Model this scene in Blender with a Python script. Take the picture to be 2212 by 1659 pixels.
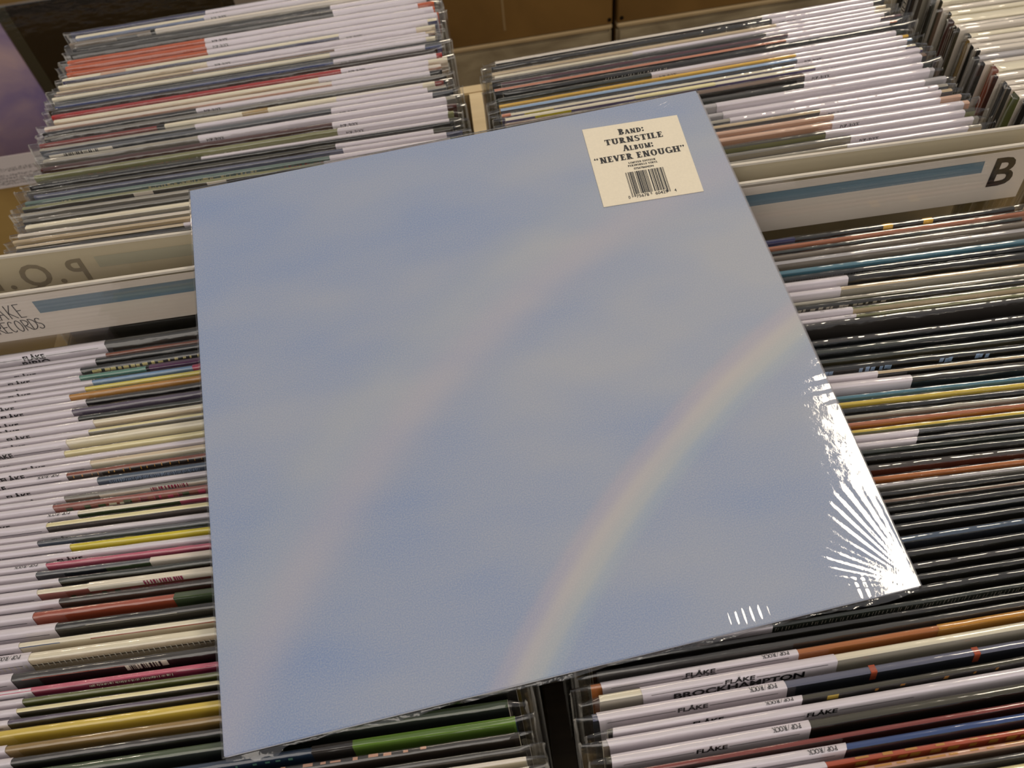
import bpy, bmesh, math, random
from mathutils import Vector, Matrix
random.seed(11)
scene = bpy.context.scene
for o in list(bpy.data.objects):
    bpy.data.objects.remove(o)
COLL = scene.collection

# ------------------------------------------------------------------ camera, light, exposure
# origin = centre of the pale blue album; x along the record edges, y away from the viewer, z up; the floor is at z = -0.85
cd = bpy.data.cameras.new('camera'); cam = bpy.data.objects.new('camera', cd); COLL.objects.link(cam)
cam.matrix_world = Matrix(((0.986984, 0.160365, -0.012057, -0.003101), (-0.137879, 0.805233, -0.576705, -0.253772),
                           (-0.082775, 0.570861, 0.816863, 0.337573), (0, 0, 0, 1)))
cd.sensor_width = 36.0; cd.lens = 28.318; cd.clip_start = 0.02; cd.clip_end = 50
cd.dof.use_dof = True; cd.dof.focus_distance = 0.42; cd.dof.aperture_fstop = 16.0
scene.camera = cam
scene.view_settings.view_transform = 'Standard'; scene.view_settings.look = 'None'
scene.view_settings.gamma = 1.0; scene.view_settings.use_curve_mapping = False
scene.view_settings.exposure = -0.20
scene.cycles.transparent_max_bounces = 48
world = bpy.data.worlds.new('shop_ambient'); scene.world = world; world.use_nodes = True
bg = world.node_tree.nodes['Background']; bg.inputs[0].default_value = (0.92, 0.88, 0.88, 1); bg.inputs[1].default_value = 0.40

def lamp(name, loc, target, size, sizey, power, col):
    l = bpy.data.lights.new(name, 'AREA'); l.shape = 'RECTANGLE'; l.size = size; l.size_y = sizey
    l.energy = power; l.color = col
    o = bpy.data.objects.new(name, l); COLL.objects.link(o); o.location = loc
    o.rotation_euler = (Vector(target) - Vector(loc)).to_track_quat('-Z', 'Y').to_euler()
    return o
lamp('ceiling_or_fill_lamp', (1.205, 0.045, 1.76), (0.2, 0, 0), 0.80, 0.38, 16.0, (1.0, 0.88, 0.70))
lamp('ceiling_or_fill_lamp', (0.1, 2.5, 2.0), (0.0, 0.2, 0), 1.6, 0.9, 26.0, (1.0, 0.85, 0.64))
lamp('ceiling_or_fill_lamp', (-0.8, -2.6, 1.7), (0.0, 0, 0), 2.8, 2.2, 30.0, (1.0, 0.91, 0.80))  # unseen soft fill, added to brighten the sign papers from the front
lamp('spot_bulb', (-1.5, 1.45, 1.9), (-0.1, 0.2, 0), 0.12, 0.12, 5.0, (1.0, 0.86, 0.66))

# ------------------------------------------------------------------ data: jacket colours; records from back to front: look, edge colour, face colour, y, yaw, thickness, label ends, print
COL = {'navy': '3c3c5e', 'cream': 'dccfba', 'blue': '48608f', 'taupe': '7d7266', 'black': '1a1815', 'dkgrey': '3d3b38', 'grey': '77736c', 'orange': 'b5562f', 'brown': '6b5648', 'brblue': '3a4a85', 'dkbrown': '33281f', 'red': '9a2a28', 'pinktan': 'b98f7a', 'redbr': '7a3028', 'slate': '55575c', 'dknavy': '25282f', 'maroon': '42201a', 'olive': '7d7d58', 'dkolive': '3a3626', 'slblue': '585a6e', 'teal': '5c6f68', 'white': 'cfc6bb', 'ltgrey': '9a9488', 'char': '34302e', 'dkgreen': '2b302a', 'rust': '8a4a2c', 'seagreen': '5d8a7c', 'plum': '5c3a58', 'skyb': '6f8fb4', 'rose': 'b0405e', 'yel': 'd8c860', 'gold': 'b07c30', 'purp': '574d5f', 'beige': 'c9b89e', 'pyel': 'dacc9e', 'redwood': '7b3f2c', 'steel': '3d4c60', 'floral': '8a4f45', 'lgreen': '3f4c33', 'lime': 'c8b818', 'pink': 'b4586e', 'umber': '38302a', 'tile': '97472f', 'mag': '8c2f4f', 'moss': '5a6030', 'gold2': 'c9b048', 'bronze': '8a7040', 'deepblue': '23344a', 'grass': '5c7a30', 'copper': 'a8694a', 'lav': '9a92a4', 'ink': '14171a', 'tealb': '4c7688', 'amber': 'a5622c', 'rub': '4a2520', 'silver': 'a9a5a8', 'royal': '2a4276', 'fire': 'a84a2c', 'sand': 'b9a688', 'wine': '48202c', 'salmon': 'b87a60', 'sun': 'd6a93c', 'ltblue': '8da6c6', 'violet': '62567c', 'peach': 'c2a08c'}
ROWS = {
'BL': [
 ('navy-purple', 'navy', 'navy', 0.4587, 1.02, 0.0023, [-0.0443, None], 'pop'),
 ('cream-topped blue', 'cream', 'blue', 0.4536, 1.0, 0.0042, [-0.0455, None], 'popn'),
 ('grey-brown blotched', 'taupe', 'taupe', 0.4444, 0.97, 0.0036, None, ''),
 ('black', 'dkgrey', 'black', 0.4364, 0.95, 0.0047, [0.066, None], ''),
 ('charcoal pink-lettered', 'dkgrey', 'dkgrey', 0.4259, 0.9, 0.0053, [0.0684, None], ''),
 ('bright orange', 'orange', 'orange', 0.4142, 0.85, 0.0039, [-0.0414, None], 'popn'),
 ('orange', 'orange', 'orange', 0.4054, 0.81, 0.004, [-0.0399, None], 'popn'),
 ('deep orange', 'orange', 'orange', 0.3965, 0.76, 0.0035, [-0.038, None], ''),
 ('cream and navy', 'cream', 'navy', 0.3888, 0.72, 0.0042, [0.0731, None], 'pop'),
 ('pale cream', 'cream', 'beige', 0.3794, 0.68, 0.0028, [-0.037, None], 'pop'),
 ('tan and brown', 'beige', 'brown', 0.3733, 0.64, 0.0029, [-0.0484, None], 'pop'),
 ('dark grey', 'brown', 'dkgrey', 0.3668, 0.61, 0.0023, [0.0693, None], ''),
 ('cream with orange rim', 'cream', 'cream', 0.3618, 0.58, 0.0028, [0.0655, None], ''),
 ('black thin', 'black', 'black', 0.3555, 0.55, 0.0019, None, ''),
 ('royal blue', 'slate', 'brblue', 0.3513, 0.51, 0.0027, [0.0684, None], 'pop'),
 ('dark brown', 'dkbrown', 'dkbrown', 0.3453, 0.47, 0.0025, None, ''),
 ('vivid red', 'red', 'red', 0.3397, 0.42, 0.0038, [0.0739, None], 'popn'),
 ('broad cream', 'cream', 'beige', 0.3312, 0.36, 0.0037, [0.056, None], 'pop'),
 ('cream pink-brown', 'white', 'pinktan', 0.323, 0.3, 0.0034, [0.0666, None], ''),
 ('crinkled black', 'black', 'dkgrey', 0.3156, 0.24, 0.003, [-0.0399, None], 'popn'),
 ('smoky grey', 'grey', 'dkgrey', 0.3088, 0.17, 0.0031, None, ''),
 ('brick red and cream', 'redbr', 'redbr', 0.3018, 0.1, 0.0028, [0.0701, None], 'pop'),
 ('slate grey', 'ltgrey', 'slate', 0.2955, 0.03, 0.0029, [-0.0392, None], ''),
 ('navy barcoded', 'slate', 'dknavy', 0.2889, -0.04, 0.0037, [0.066, None], 'pop'),
 ('soft grey', 'ltgrey', 'grey', 0.2808, -0.11, 0.0039, [-0.0354, None], 'pop'),
 ('maroon brown', 'maroon', 'maroon', 0.2722, -0.18, 0.0043, [0.0665, None], 'popn'),
 ('light olive', 'olive', 'olive', 0.2626, -0.24, 0.0029, [0.0706, None], 'pop'),
 ('dark barcoded', 'dkolive', 'char', 0.2562, -0.31, 0.0026, [-0.0315, None], 'pop'),
 ('jet black', 'black', 'black', 0.2504, -0.37, 0.0021, None, ''),
 ('dark olive', 'dkolive', 'dkbrown', 0.2457, -0.44, 0.0028, [0.0687, None], 'pop'),
 ('slate blue', 'slblue', 'slblue', 0.2395, -0.52, 0.0024, [0.0741, None], ''),
 ('teal yellow-lettered', 'teal', 'teal', 0.2341, -0.6, 0.0031, [0.0642, None], 'pop'),
 ('brown white-tabbed', 'olive', 'char', 0.2272, -0.71, 0.0029, [0.0604, None], ''),
 ('olive grey', 'ltgrey', 'grey', 0.2208, -0.85, 0.0026, None, ''),
 ('dim grey', 'grey', 'dkgrey', 0.215, -1.0, 0.0032, None, ''),
 ('bright cream', 'cream', 'ltgrey', 0.208, -1.17, 0.0044, None, ''),
 ('white-edged', 'white', 'ltgrey', 0.1981, -1.35, 0.0031, None, ''),
 ('wide sand', 'sand', 'sand', 0.1912, -1.44, 0.0026, None, ''),
 ('sand and olive', 'beige', 'dkolive', 0.1854, -1.54, 0.0026, [-0.0374, None], ''),
 ('brown-black', 'char', 'char', 0.1796, -1.64, 0.0027, None, ''),
],
'FL': [
 ('thick charcoal', 'dkgrey', 'dkgrey', 0.0892, -0.95, 0.0046, [None, -0.0636], 'flb'),
 ('rust brown', 'rust', 'rust', 0.0789, -0.95, 0.0019, [None, -0.062], ''),
 ('plain black', 'black', 'black', 0.0746, -0.94, 0.0023, [None, -0.0668], 'fl'),
 ('black cream-lettered', 'black', 'dkgrey', 0.0694, -0.94, 0.0024, [None, -0.0755], 'fl'),
 ('sea-green and plum', 'seagreen', 'seagreen', 0.0641, -0.93, 0.0026, [None, -0.0754], 'fl'),
 ('sky-blue and pink', 'skyb', 'skyb', 0.0583, -0.93, 0.0019, [None, -0.0664], 'fl'),
 ('thin yellow', 'yel', 'yel', 0.0541, -0.92, 0.0019, [None, -0.0701], 'fl'),
 ('golden ochre', 'gold', 'gold', 0.0499, -0.91, 0.002, [None, -0.0785], 'fl'),
 ('black with brown rim', 'char', 'black', 0.0455, -0.91, 0.0027, [None, -0.0684], 'fl'),
 ('dusky purple', 'purp', 'purp', 0.0394, -0.9, 0.0027, [None, -0.0752], 'fl'),
 ('dark green-grey', 'dkgreen', 'dkgreen', 0.0335, -0.89, 0.0021, [None, -0.0709], 'fl'),
 ('scuffed cream', 'cream', 'beige', 0.0288, -0.89, 0.0027, [None, -0.0607], 'fl'),
 ('yellow-lined grey', 'pyel', 'grey', 0.0228, -0.88, 0.0019, [None, -0.0627], 'fl'),
 ('wide cream', 'cream', 'cream', 0.0186, -0.88, 0.0033, [None, -0.0748], 'fl'),
 ('pale yellow', 'pyel', 'pyel', 0.0112, -0.91, 0.0025, [None, -0.0749], 'fl'),
 ('long white-capped', 'silver', 'silver', 0.0056, -0.96, 0.0019, [None, 0.0257], 'fl'),
 ('buff cream', 'beige', 'cream', 0.0014, -1.04, 0.0026, [None, -0.0582], 'fl'),
 ('red-brown ornate', 'redwood', 'dkbrown', -0.0045, -1.16, 0.0026, [None, -0.0703], 'flp'),
 ('steel navy', 'steel', 'steel', -0.0102, -1.29, 0.0028, [None, -0.0524], 'fl'),
 ('lilac-capped', 'silver', 'silver', -0.0164, -1.44, 0.0019, [None, 0.027], 'fl'),
 ('grey pink-barcoded', 'grey', 'taupe', -0.0206, -1.61, 0.0019, [None, -0.0687], 'fl'),
 ('rosy floral', 'floral', 'floral', -0.0248, -1.76, 0.0023, [None, -0.074], 'fl'),
 ('cream and green', 'cream', 'lgreen', -0.0299, -1.93, 0.0025, [None, -0.06], 'flp'),
 ('yellow-edged black', 'pyel', 'umber', -0.0356, -2.06, 0.0028, [None, -0.0752], 'fl'),
 ('plain white-capped', 'silver', 'silver', -0.0418, -2.18, 0.0019, [None, 0.0285], 'fl'),
 ('slate blue', 'slate', 'steel', -0.046, -2.29, 0.0019, [None, -0.0786], 'fl'),
 ('bright yellow', 'lime', 'lime', -0.0502, -2.36, 0.0021, [None, -0.0603], 'fl'),
 ('slim lilac-capped', 'silver', 'silver', -0.0549, -2.38, 0.0019, [None, 0.0292], 'fl'),
 ('raspberry pink', 'pink', 'pink', -0.0591, -2.38, 0.0019, [None, -0.0718], 'flp'),
 ('navy to green', 'slate', 'dknavy', -0.0633, -2.32, 0.0024, [None, -0.076], 'fl'),
 ('dark bottle-green', 'dkgreen', 'dkgreen', -0.0686, -2.24, 0.0019, [None, -0.0629], 'fl'),
 ('cream barcoded floral', 'cream', 'floral', -0.0728, -2.12, 0.0029, [None, -0.0731], 'fl'),
 ('umber black', 'umber', 'umber', -0.0792, -1.98, 0.0023, [None, -0.0608], 'fl'),
 ('rust red', 'tile', 'tile', -0.0843, -1.86, 0.0032, [None, -0.0727], 'fl'),
 ('black cream-lined', 'black', 'black', -0.0915, -1.74, 0.0032, [None, -0.0598], 'fl'),
 ('cream orange-lined', 'cream', 'cream', -0.0987, -1.65, 0.0026, [None, -0.0768], 'fl'),
 ('wide stitched cream', 'cream', 'beige', -0.1045, -1.57, 0.0041, [None, -0.0699], 'flp'),
 ('black flame-striped', 'char', 'black', -0.1136, -1.51, 0.0037, [None, -0.0763], 'fl'),
 ('black pink-striped', 'umber', 'mag', -0.1217, -1.47, 0.0019, [None, -0.0655], 'fl'),
 ('moss green', 'moss', 'moss', -0.1261, -1.44, 0.0019, [None, -0.0688], 'fl'),
 ('straw yellow', 'pyel', 'dkolive', -0.1303, -1.38, 0.002, [None, -0.0704], 'fl'),
 ('purple-grey', 'purp', 'char', -0.1347, -1.31, 0.0019, [None, -0.0739], 'fl'),
 ('mustard gold', 'gold2', 'gold2', -0.1389, -1.27, 0.0031, None, ''),
 ('bronze', 'bronze', 'bronze', -0.1458, -1.2, 0.0026, [None, -0.0721], 'fl'),
 ('black foreground', 'char', 'black', -0.1515, -1.13, 0.0025, [None, -0.0682], 'fl'),
 ('green-grey foreground', 'lgreen', 'dkgreen', -0.157, -1.06, 0.0036, None, ''),
 ('blue and grass-green', 'deepblue', 'deepblue', -0.1651, -1.01, 0.0029, None, ''),
 ('black pink-lettered', 'char', 'umber', -0.1715, -0.98, 0.0027, None, ''),
 ('grey foreground', 'dkgrey', 'char', -0.1775, -0.98, 0.0019, None, ''),
 ('white foreground', 'white', 'cream', -0.1817, -0.94, 0.0019, None, ''),
 ('lower white foreground', 'white', 'white', -0.1859, -0.94, 0.0027, None, ''),
],
'FR': [
 ('black orange-tabbed', 'black', 'black', 0.0838, -1.49, 0.0023, None, ''),
 ('copper', 'copper', 'copper', 0.0786, -1.5, 0.0019, None, ''),
 ('thin green-black', 'dkgreen', 'black', 0.0744, -1.54, 0.0019, None, ''),
 ('grey taupe', 'taupe', 'taupe', 0.0702, -1.61, 0.002, None, ''),
 ('pinkish white', 'silver', 'taupe', 0.0658, -1.84, 0.0031, None, ''),
 ('teal-blue glossy', 'tealb', 'tealb', 0.0589, -2.06, 0.003, None, ''),
 ('ribbed black', 'ink', 'ink', 0.0521, -2.15, 0.002, None, ''),
 ('black white-labelled', 'black', 'black', 0.0477, -2.24, 0.0029, [-0.0539, 0.0368], ''),
 ('cream white-labelled', 'sand', 'ltgrey', 0.0412, -2.45, 0.003, [-0.0556, 0.0305], ''),
 ('grey-cream', 'ltgrey', 'olive', 0.0344, -2.59, 0.0024, None, ''),
 ('black frosted', 'black', 'black', 0.0292, -2.68, 0.0023, None, ''),
 ('olive cream mottled', 'olive', 'sand', 0.024, -2.56, 0.0019, [-0.0602, 0.0307], ''),
 ('cream mottled', 'olive', 'olive', 0.0198, -2.46, 0.0019, [-0.0614, 0.0318], ''),
 ('crumpled black-wrapped', 'char', 'char', 0.0156, -2.56, 0.0022, None, ''),
 ('black glint-edged', 'char', 'ink', 0.0041, -2.64, 0.0028, None, ''),
 ('dark green', 'dkgreen', 'ink', -0.0022, -2.72, 0.0031, None, ''),
 ('green-black', 'dkgreen', 'dkolive', -0.0091, -2.97, 0.0026, None, ''),
 ('black blue-lettered', 'ink', 'black', -0.0149, -3.13, 0.0029, None, ''),
 ('tan and black', 'sand', 'black', -0.0214, -3.36, 0.0021, [-0.0722, 0.0269], ''),
 ('dark white-labelled', 'dkgrey', 'black', -0.026, -3.49, 0.0037, [-0.0734, 0.0429], ''),
 ('teal blue', 'tealb', 'tealb', -0.0342, -3.52, 0.002, None, ''),
 ('yellow', 'gold2', 'gold2', -0.0387, -3.54, 0.0019, None, ''),
 ('ink black', 'ink', 'ink', -0.0429, -3.48, 0.0019, None, ''),
 ('cream-grey', 'ltgrey', 'taupe', -0.0471, -3.29, 0.0019, None, ''),
 ('copper orange', 'copper', 'amber', -0.0513, -3.24, 0.0019, None, ''),
 ('gold-yellow', 'gold2', 'olive', -0.0555, -3.26, 0.0019, None, ''),
 ('glossy slate white-labelled', 'slate', 'black', -0.0597, -3.31, 0.0019, [-0.0825, 0.0328], 'fl'),
 ('second slate white-labelled', 'slate', 'black', -0.0639, -3.27, 0.0019, [-0.0836, 0.0303], ''),
 ('dark green-grey', 'dkgreen', 'dkgreen', -0.0681, -3.18, 0.0019, None, ''),
 ('pitch black', 'black', 'black', -0.0723, -3.09, 0.002, None, ''),
 ('brown crinkle-wrapped', 'umber', 'rub', -0.0768, -2.97, 0.0032, None, ''),
 ('orange-brown', 'amber', 'amber', -0.0838, -2.78, 0.0019, None, ''),
 ('pale crinkled', 'silver', 'grey', -0.088, -2.45, 0.0019, None, ''),
 ('black', 'black', 'black', -0.0922, -2.18, 0.0019, None, ''),
 ('brown-grey', 'brown', 'dkgrey', -0.0964, -1.77, 0.0019, None, ''),
 ('glossy black', 'black', 'black', -0.1006, -1.55, 0.0019, None, ''),
 ('dark slate', 'slate', 'ink', -0.1048, -1.3, 0.0023, None, ''),
 ('wide black', 'black', 'black', -0.11, -1.03, 0.0029, None, ''),
 ('slate-blue glinting', 'steel', 'dknavy', -0.1165, -0.75, 0.0029, None, ''),
 ('deep black', 'black', 'black', -0.1231, -0.59, 0.0031, None, ''),
 ('black silver-edged', 'char', 'black', -0.13, -0.4, 0.0025, None, ''),
 ('smooth black', 'black', 'black', -0.1357, -0.39, 0.0022, None, ''),
 ('black streaky', 'black', 'black', -0.1407, -0.25, 0.0026, None, ''),
 ('ribbed grey-green', 'dkgreen', 'dkgreen', -0.1464, -0.08, 0.002, [-0.1627, -0.0716], 'fld'),
 ('black under album', 'black', 'black', -0.1508, -0.07, 0.0019, None, ''),
 ('dark grey pale-lined', 'dkgrey', 'dkgrey', -0.155, 0.03, 0.0019, None, ''),
 ('orange to gold', 'amber', 'amber', -0.1592, 0.23, 0.0022, [-0.1533, -0.0648], 'flu'),
 ('cream open-ended', 'cream', 'ltgrey', -0.1641, 0.31, 0.0031, [-0.1366, -0.0497], 'flh'),
 ('slate-blue red-tabbed', 'slblue', 'dknavy', -0.171, 0.31, 0.0033, [-0.1623, -0.0743], 'flp'),
 ('black gold-printed', 'dkolive', 'black', -0.1784, 0.36, 0.0019, [-0.1581, -0.0696], 'fl'),
 ('silver long-capped', 'silver', 'taupe', -0.1826, 0.25, 0.0027, [-0.1583, 0.0442], 'flr'),
 ('dark olive', 'dkolive', 'black', -0.1885, 0.39, 0.0032, [-0.1594, -0.0701], 'flp'),
 ('brick brown', 'redbr', 'maroon', -0.1956, 0.26, 0.0019, None, ''),
 ('navy blue glossy', 'royal', 'dknavy', -0.1998, 0.08, 0.0025, [-0.1483, -0.0586], 'flp'),
 ('orange-red mottled', 'fire', 'fire', -0.2053, -0.03, 0.0019, [-0.1466, -0.0686], 'fl'),
 ('brown-pink mottled', 'pinktan', 'brown', -0.2095, -0.05, 0.0019, [-0.1438, -0.069], ''),
 ('dim charcoal', 'dkgrey', 'dkgrey', -0.2137, -0.15, 0.0019, None, ''),
 ('yellow-cream', 'pyel', 'cream', -0.2179, -0.11, 0.0027, None, ''),
],
'BR': [
 ('white-edged rear', 'white', 'char', 0.3187, 1.49, 0.0028, [0.0593, None], ''),
 ('crinkled black', 'black', 'dkgrey', 0.3125, 1.48, 0.0028, [0.0651, None], 'pop'),
 ('pale sand', 'sand', 'beige', 0.3064, 1.48, 0.0025, [0.0668, None], ''),
 ('cream double-lined', 'cream', 'white', 0.3008, 1.47, 0.0023, [-0.0489, None], 'pop'),
 ('dark grey', 'dkgrey', 'dkgrey', 0.2958, 1.46, 0.0022, [0.0552, None], ''),
 ('dark wine', 'wine', 'slate', 0.2908, 1.44, 0.003, [0.0707, None], ''),
 ('salmon-lined black', 'salmon', 'black', 0.2842, 1.43, 0.0028, [0.067, None], 'pop'),
 ('black dot-lettered', 'black', 'black', 0.2779, 1.41, 0.003, None, ''),
 ('green-black', 'dkgreen', 'dkgreen', 0.2712, 1.4, 0.0028, [-0.0414, None], 'pop'),
 ('sunny yellow', 'sun', 'sun', 0.265, 1.38, 0.0022, [0.0683, None], 'pop'),
 ('light blue', 'ltblue', 'slate', 0.2601, 1.37, 0.003, [0.0669, None], 'pop'),
 ('violet and cream', 'cream', 'violet', 0.2533, 1.27, 0.0026, [0.0627, None], ''),
 ('violet and lime', 'cream', 'violet', 0.2476, 1.15, 0.0033, [0.0761, None], 'pop'),
 ('dark brown tan-lined', 'brown', 'char', 0.2404, 1.01, 0.0045, [0.0647, None], 'pop'),
 ('olive-grey', 'dkgrey', 'dkgreen', 0.2303, 0.84, 0.0032, [0.0614, None], ''),
 ('white-capped', 'silver', 'silver', 0.2232, 0.65, 0.0041, [-0.0054, None], ''),
 ('lilac white-capped', 'silver', 'silver', 0.2141, 0.44, 0.0038, [-0.003, None], ''),
 ('grey white-capped', 'ltgrey', 'slate', 0.2056, 0.21, 0.0033, [-0.0005, None], ''),
 ('cream tan', 'sand', 'slate', 0.1983, 0.04, 0.003, [0.0614, None], 'pop'),
 ('peach', 'peach', 'peach', 0.1915, -0.13, 0.0032, [0.0684, None], ''),
 ('pinkish beige', 'peach', 'pinktan', 0.1843, -0.3, 0.004, [0.064, None], 'pop'),
 ('olive-black lined', 'dkolive', 'olive', 0.1754, -0.38, 0.0031, [0.0565, None], ''),
 ('mid grey', 'grey', 'ltgrey', 0.1684, -0.46, 0.0033, [0.0718, None], 'pop'),
 ('textured grey-cream', 'ltgrey', 'sand', 0.1611, -0.55, 0.0027, [0.0668, None], ''),
],
}

# ------------------------------------------------------------------ helpers
def lin(h, k=1.0):
    if isinstance(h, str):
        c = [int(h[i:i+2], 16) / 255 for i in (0, 2, 4)]
    else:
        c = [x / 255 for x in h]
    return tuple(min(1.0, k * (x / 12.92 if x <= 0.04045 else ((x + 0.055) / 1.055) ** 2.4)) for x in c) + (1.0,)
GAIN = 1.25
MATS = {}
def mat(key, col, rough=0.55, grain=0.0, scale=60.0, stretch=(1, 1, 1), bump=0.0, spec=0.3, metal=0.0):
    """plain procedural material: base colour with an optional noise grain and relief in object space"""
    if key in MATS: return MATS[key]
    m = bpy.data.materials.new(key); m.use_nodes = True; nt = m.node_tree; p = nt.nodes['Principled BSDF']
    p.inputs['Base Color'].default_value = col; p.inputs['Roughness'].default_value = rough
    p.inputs['Specular IOR Level'].default_value = spec; p.inputs['Metallic'].default_value = metal
    if grain or bump:
        tc = nt.nodes.new('ShaderNodeTexCoord'); mp = nt.nodes.new('ShaderNodeMapping'); nz = nt.nodes.new('ShaderNodeTexNoise')
        mp.inputs['Scale'].default_value = stretch; nz.inputs['Scale'].default_value = scale; nz.inputs['Detail'].default_value = 4
        nt.links.new(tc.outputs['Object'], mp.inputs[0]); nt.links.new(mp.outputs[0], nz.inputs['Vector'])
        if grain:
            mx = nt.nodes.new('ShaderNodeMix'); mx.data_type = 'RGBA'
            mx.inputs[6].default_value = tuple(c * (1 - grain) for c in col[:3]) + (1,)
            mx.inputs[7].default_value = tuple(min(1, c * (1 + grain)) for c in col[:3]) + (1,)
            nt.links.new(nz.outputs[0], mx.inputs[0]); nt.links.new(mx.outputs[2], p.inputs['Base Color'])
        if bump:
            b = nt.nodes.new('ShaderNodeBump'); b.inputs['Strength'].default_value = bump; b.inputs['Distance'].default_value = 0.001
            nt.links.new(nz.outputs[0], b.inputs['Height']); nt.links.new(b.outputs[0], p.inputs['Normal'])
    MATS[key] = m
    return m
def card(name):
    """printed card of a record jacket, streaked a little along the edge"""
    return mat('card_' + name, lin(COL[name], GAIN), 0.5, 0.22, 40, (0.35, 5, 1.2), 0.0, 0.25)
def film(key, rough, ior, bump, scale, stretch=(1, 1, 1), tint=(1, 1, 1, 1)):
    """thin clear plastic: see-through with a Fresnel gloss over a crinkled normal"""
    m = bpy.data.materials.new(key); m.use_nodes = True; nt = m.node_tree; nt.nodes.clear(); N = nt.nodes.new
    out = N('ShaderNodeOutputMaterial'); mx = N('ShaderNodeMixShader'); tr = N('ShaderNodeBsdfTransparent'); gl = N('ShaderNodeBsdfGlossy')
    # Schlick reflectance that is the same from both sides of the sheet
    lw = N('ShaderNodeLayerWeight'); lw.inputs[0].default_value = 0.5; pw = N('ShaderNodeMath'); pw.operation = 'POWER'; pw.inputs[1].default_value = 4.5
    fr = N('ShaderNodeMath'); fr.operation = 'MULTIPLY_ADD'; f0 = ((ior - 1) / (ior + 1)) ** 2 * 1.7
    fr.inputs[1].default_value = 1 - f0; fr.inputs[2].default_value = f0; gl.inputs['Roughness'].default_value = rough
    tr.inputs[0].default_value = tint
    tc = N('ShaderNodeTexCoord'); mp = N('ShaderNodeMapping'); mp.inputs['Scale'].default_value = stretch
    nz = N('ShaderNodeTexNoise'); nz.inputs['Scale'].default_value = scale; nz.inputs['Detail'].default_value = 3
    b = N('ShaderNodeBump'); b.inputs['Strength'].default_value = bump; b.inputs['Distance'].default_value = 0.002
    L = nt.links.new
    L(tc.outputs['Object'], mp.inputs[0]); L(mp.outputs[0], nz.inputs['Vector']); L(nz.outputs[0], b.inputs['Height'])
    L(b.outputs[0], gl.inputs['Normal']); L(b.outputs[0], lw.inputs['Normal']); L(lw.outputs['Facing'], pw.inputs[0]); L(pw.outputs[0], fr.inputs[0])
    L(fr.outputs[0], mx.inputs[0]); L(tr.outputs[0], mx.inputs[1]); L(gl.outputs[0], mx.inputs[2]); L(mx.outputs[0], out.inputs[0])
    MATS[key] = m
    return m
SLEEVE = film('clear_sleeve', 0.11, 1.68, 0.45, 38, (0.8, 3, 2.2), (0.97, 0.97, 0.96, 1))
CRUMPLED = film('crumpled_sleeve', 0.09, 1.75, 1.0, 26, (1.4, 2, 1.6), (0.97, 0.97, 0.96, 1))
SHRINK = film('shrink_film', 0.05, 1.62, 0.035, 200)
ACRYL = film('clear_acrylic', 0.03, 1.49, 0.0, 10, (1, 1, 1), (0.985, 0.987, 0.98, 1))
PAPER = mat('white_label_paper', lin((205, 198, 206), GAIN), 0.6, 0.03, 300)
INK = mat('black_print', (0.012, 0.012, 0.013, 1), 0.5)
FAINT = mat('grey_print', lin((96, 92, 92)), 0.6)

def link(name, me, m=None, parent=None):
    o = bpy.data.objects.new(name, me); COLL.objects.link(o)
    if m is not None:
        for x in (m if isinstance(m, (list, tuple)) else [m]): me.materials.append(x)
    if parent is not None: o.parent = parent
    return o
def pydata(name, vs, fs, m=None, parent=None, smooth=False, idx=None):
    me = bpy.data.meshes.new(name); me.from_pydata(vs, [], fs)
    if idx: me.polygons.foreach_set('material_index', idx)
    if smooth: me.polygons.foreach_set('use_smooth', [True] * len(fs))
    me.update()
    return link(name, me, m, parent)
def empty(name, loc=(0, 0, 0), rot=None):
    o = bpy.data.objects.new(name, None); COLL.objects.link(o); o.location = loc; o.empty_display_size = 0.02
    if rot is not None: o.rotation_euler = rot
    return o
def tag(o, label, cat, group=None, kind=None):
    o['label'] = label; o['category'] = cat
    if group: o['group'] = group
    if kind: o['kind'] = kind
    return o
BOXF = [(0, 3, 2, 1), (4, 5, 6, 7), (0, 1, 5, 4), (2, 3, 7, 6), (1, 2, 6, 5), (3, 0, 4, 7)]
def boxv(x0, x1, y0, y1, z0, z1):
    return [(x0, y0, z0), (x1, y0, z0), (x1, y1, z0), (x0, y1, z0), (x0, y0, z1), (x1, y0, z1), (x1, y1, z1), (x0, y1, z1)]
def bevel_box(name, x0, x1, y0, y1, z0, z1, r, m, parent=None, seg=2):
    bm = bmesh.new(); vs = [bm.verts.new(v) for v in boxv(x0, x1, y0, y1, z0, z1)]
    for f in BOXF: bm.faces.new([vs[i] for i in f])
    bmesh.ops.bevel(bm, geom=bm.edges[:], offset=r, segments=seg, affect='EDGES')
    me = bpy.data.meshes.new(name); bm.to_mesh(me); bm.free()
    return link(name, me, m, parent)
class Quads:
    """collects flat quads / boxes in a local plane and links them as one mesh"""
    def __init__(s): s.v = []; s.f = []
    def quad(s, *p):
        n = len(s.v); s.v += [tuple(q) for q in p]; s.f.append(tuple(range(n, n + len(p))))
    def rect(s, x0, y0, x1, y1, z=0.0): s.quad((x0, y0, z), (x1, y0, z), (x1, y1, z), (x0, y1, z))
    def box(s, *b):
        n = len(s.v); s.v += boxv(*b); s.f += [tuple(n + i for i in f) for f in BOXF]
    def build(s, name, m, parent=None): return pydata(name, s.v, s.f, m, parent)

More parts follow.
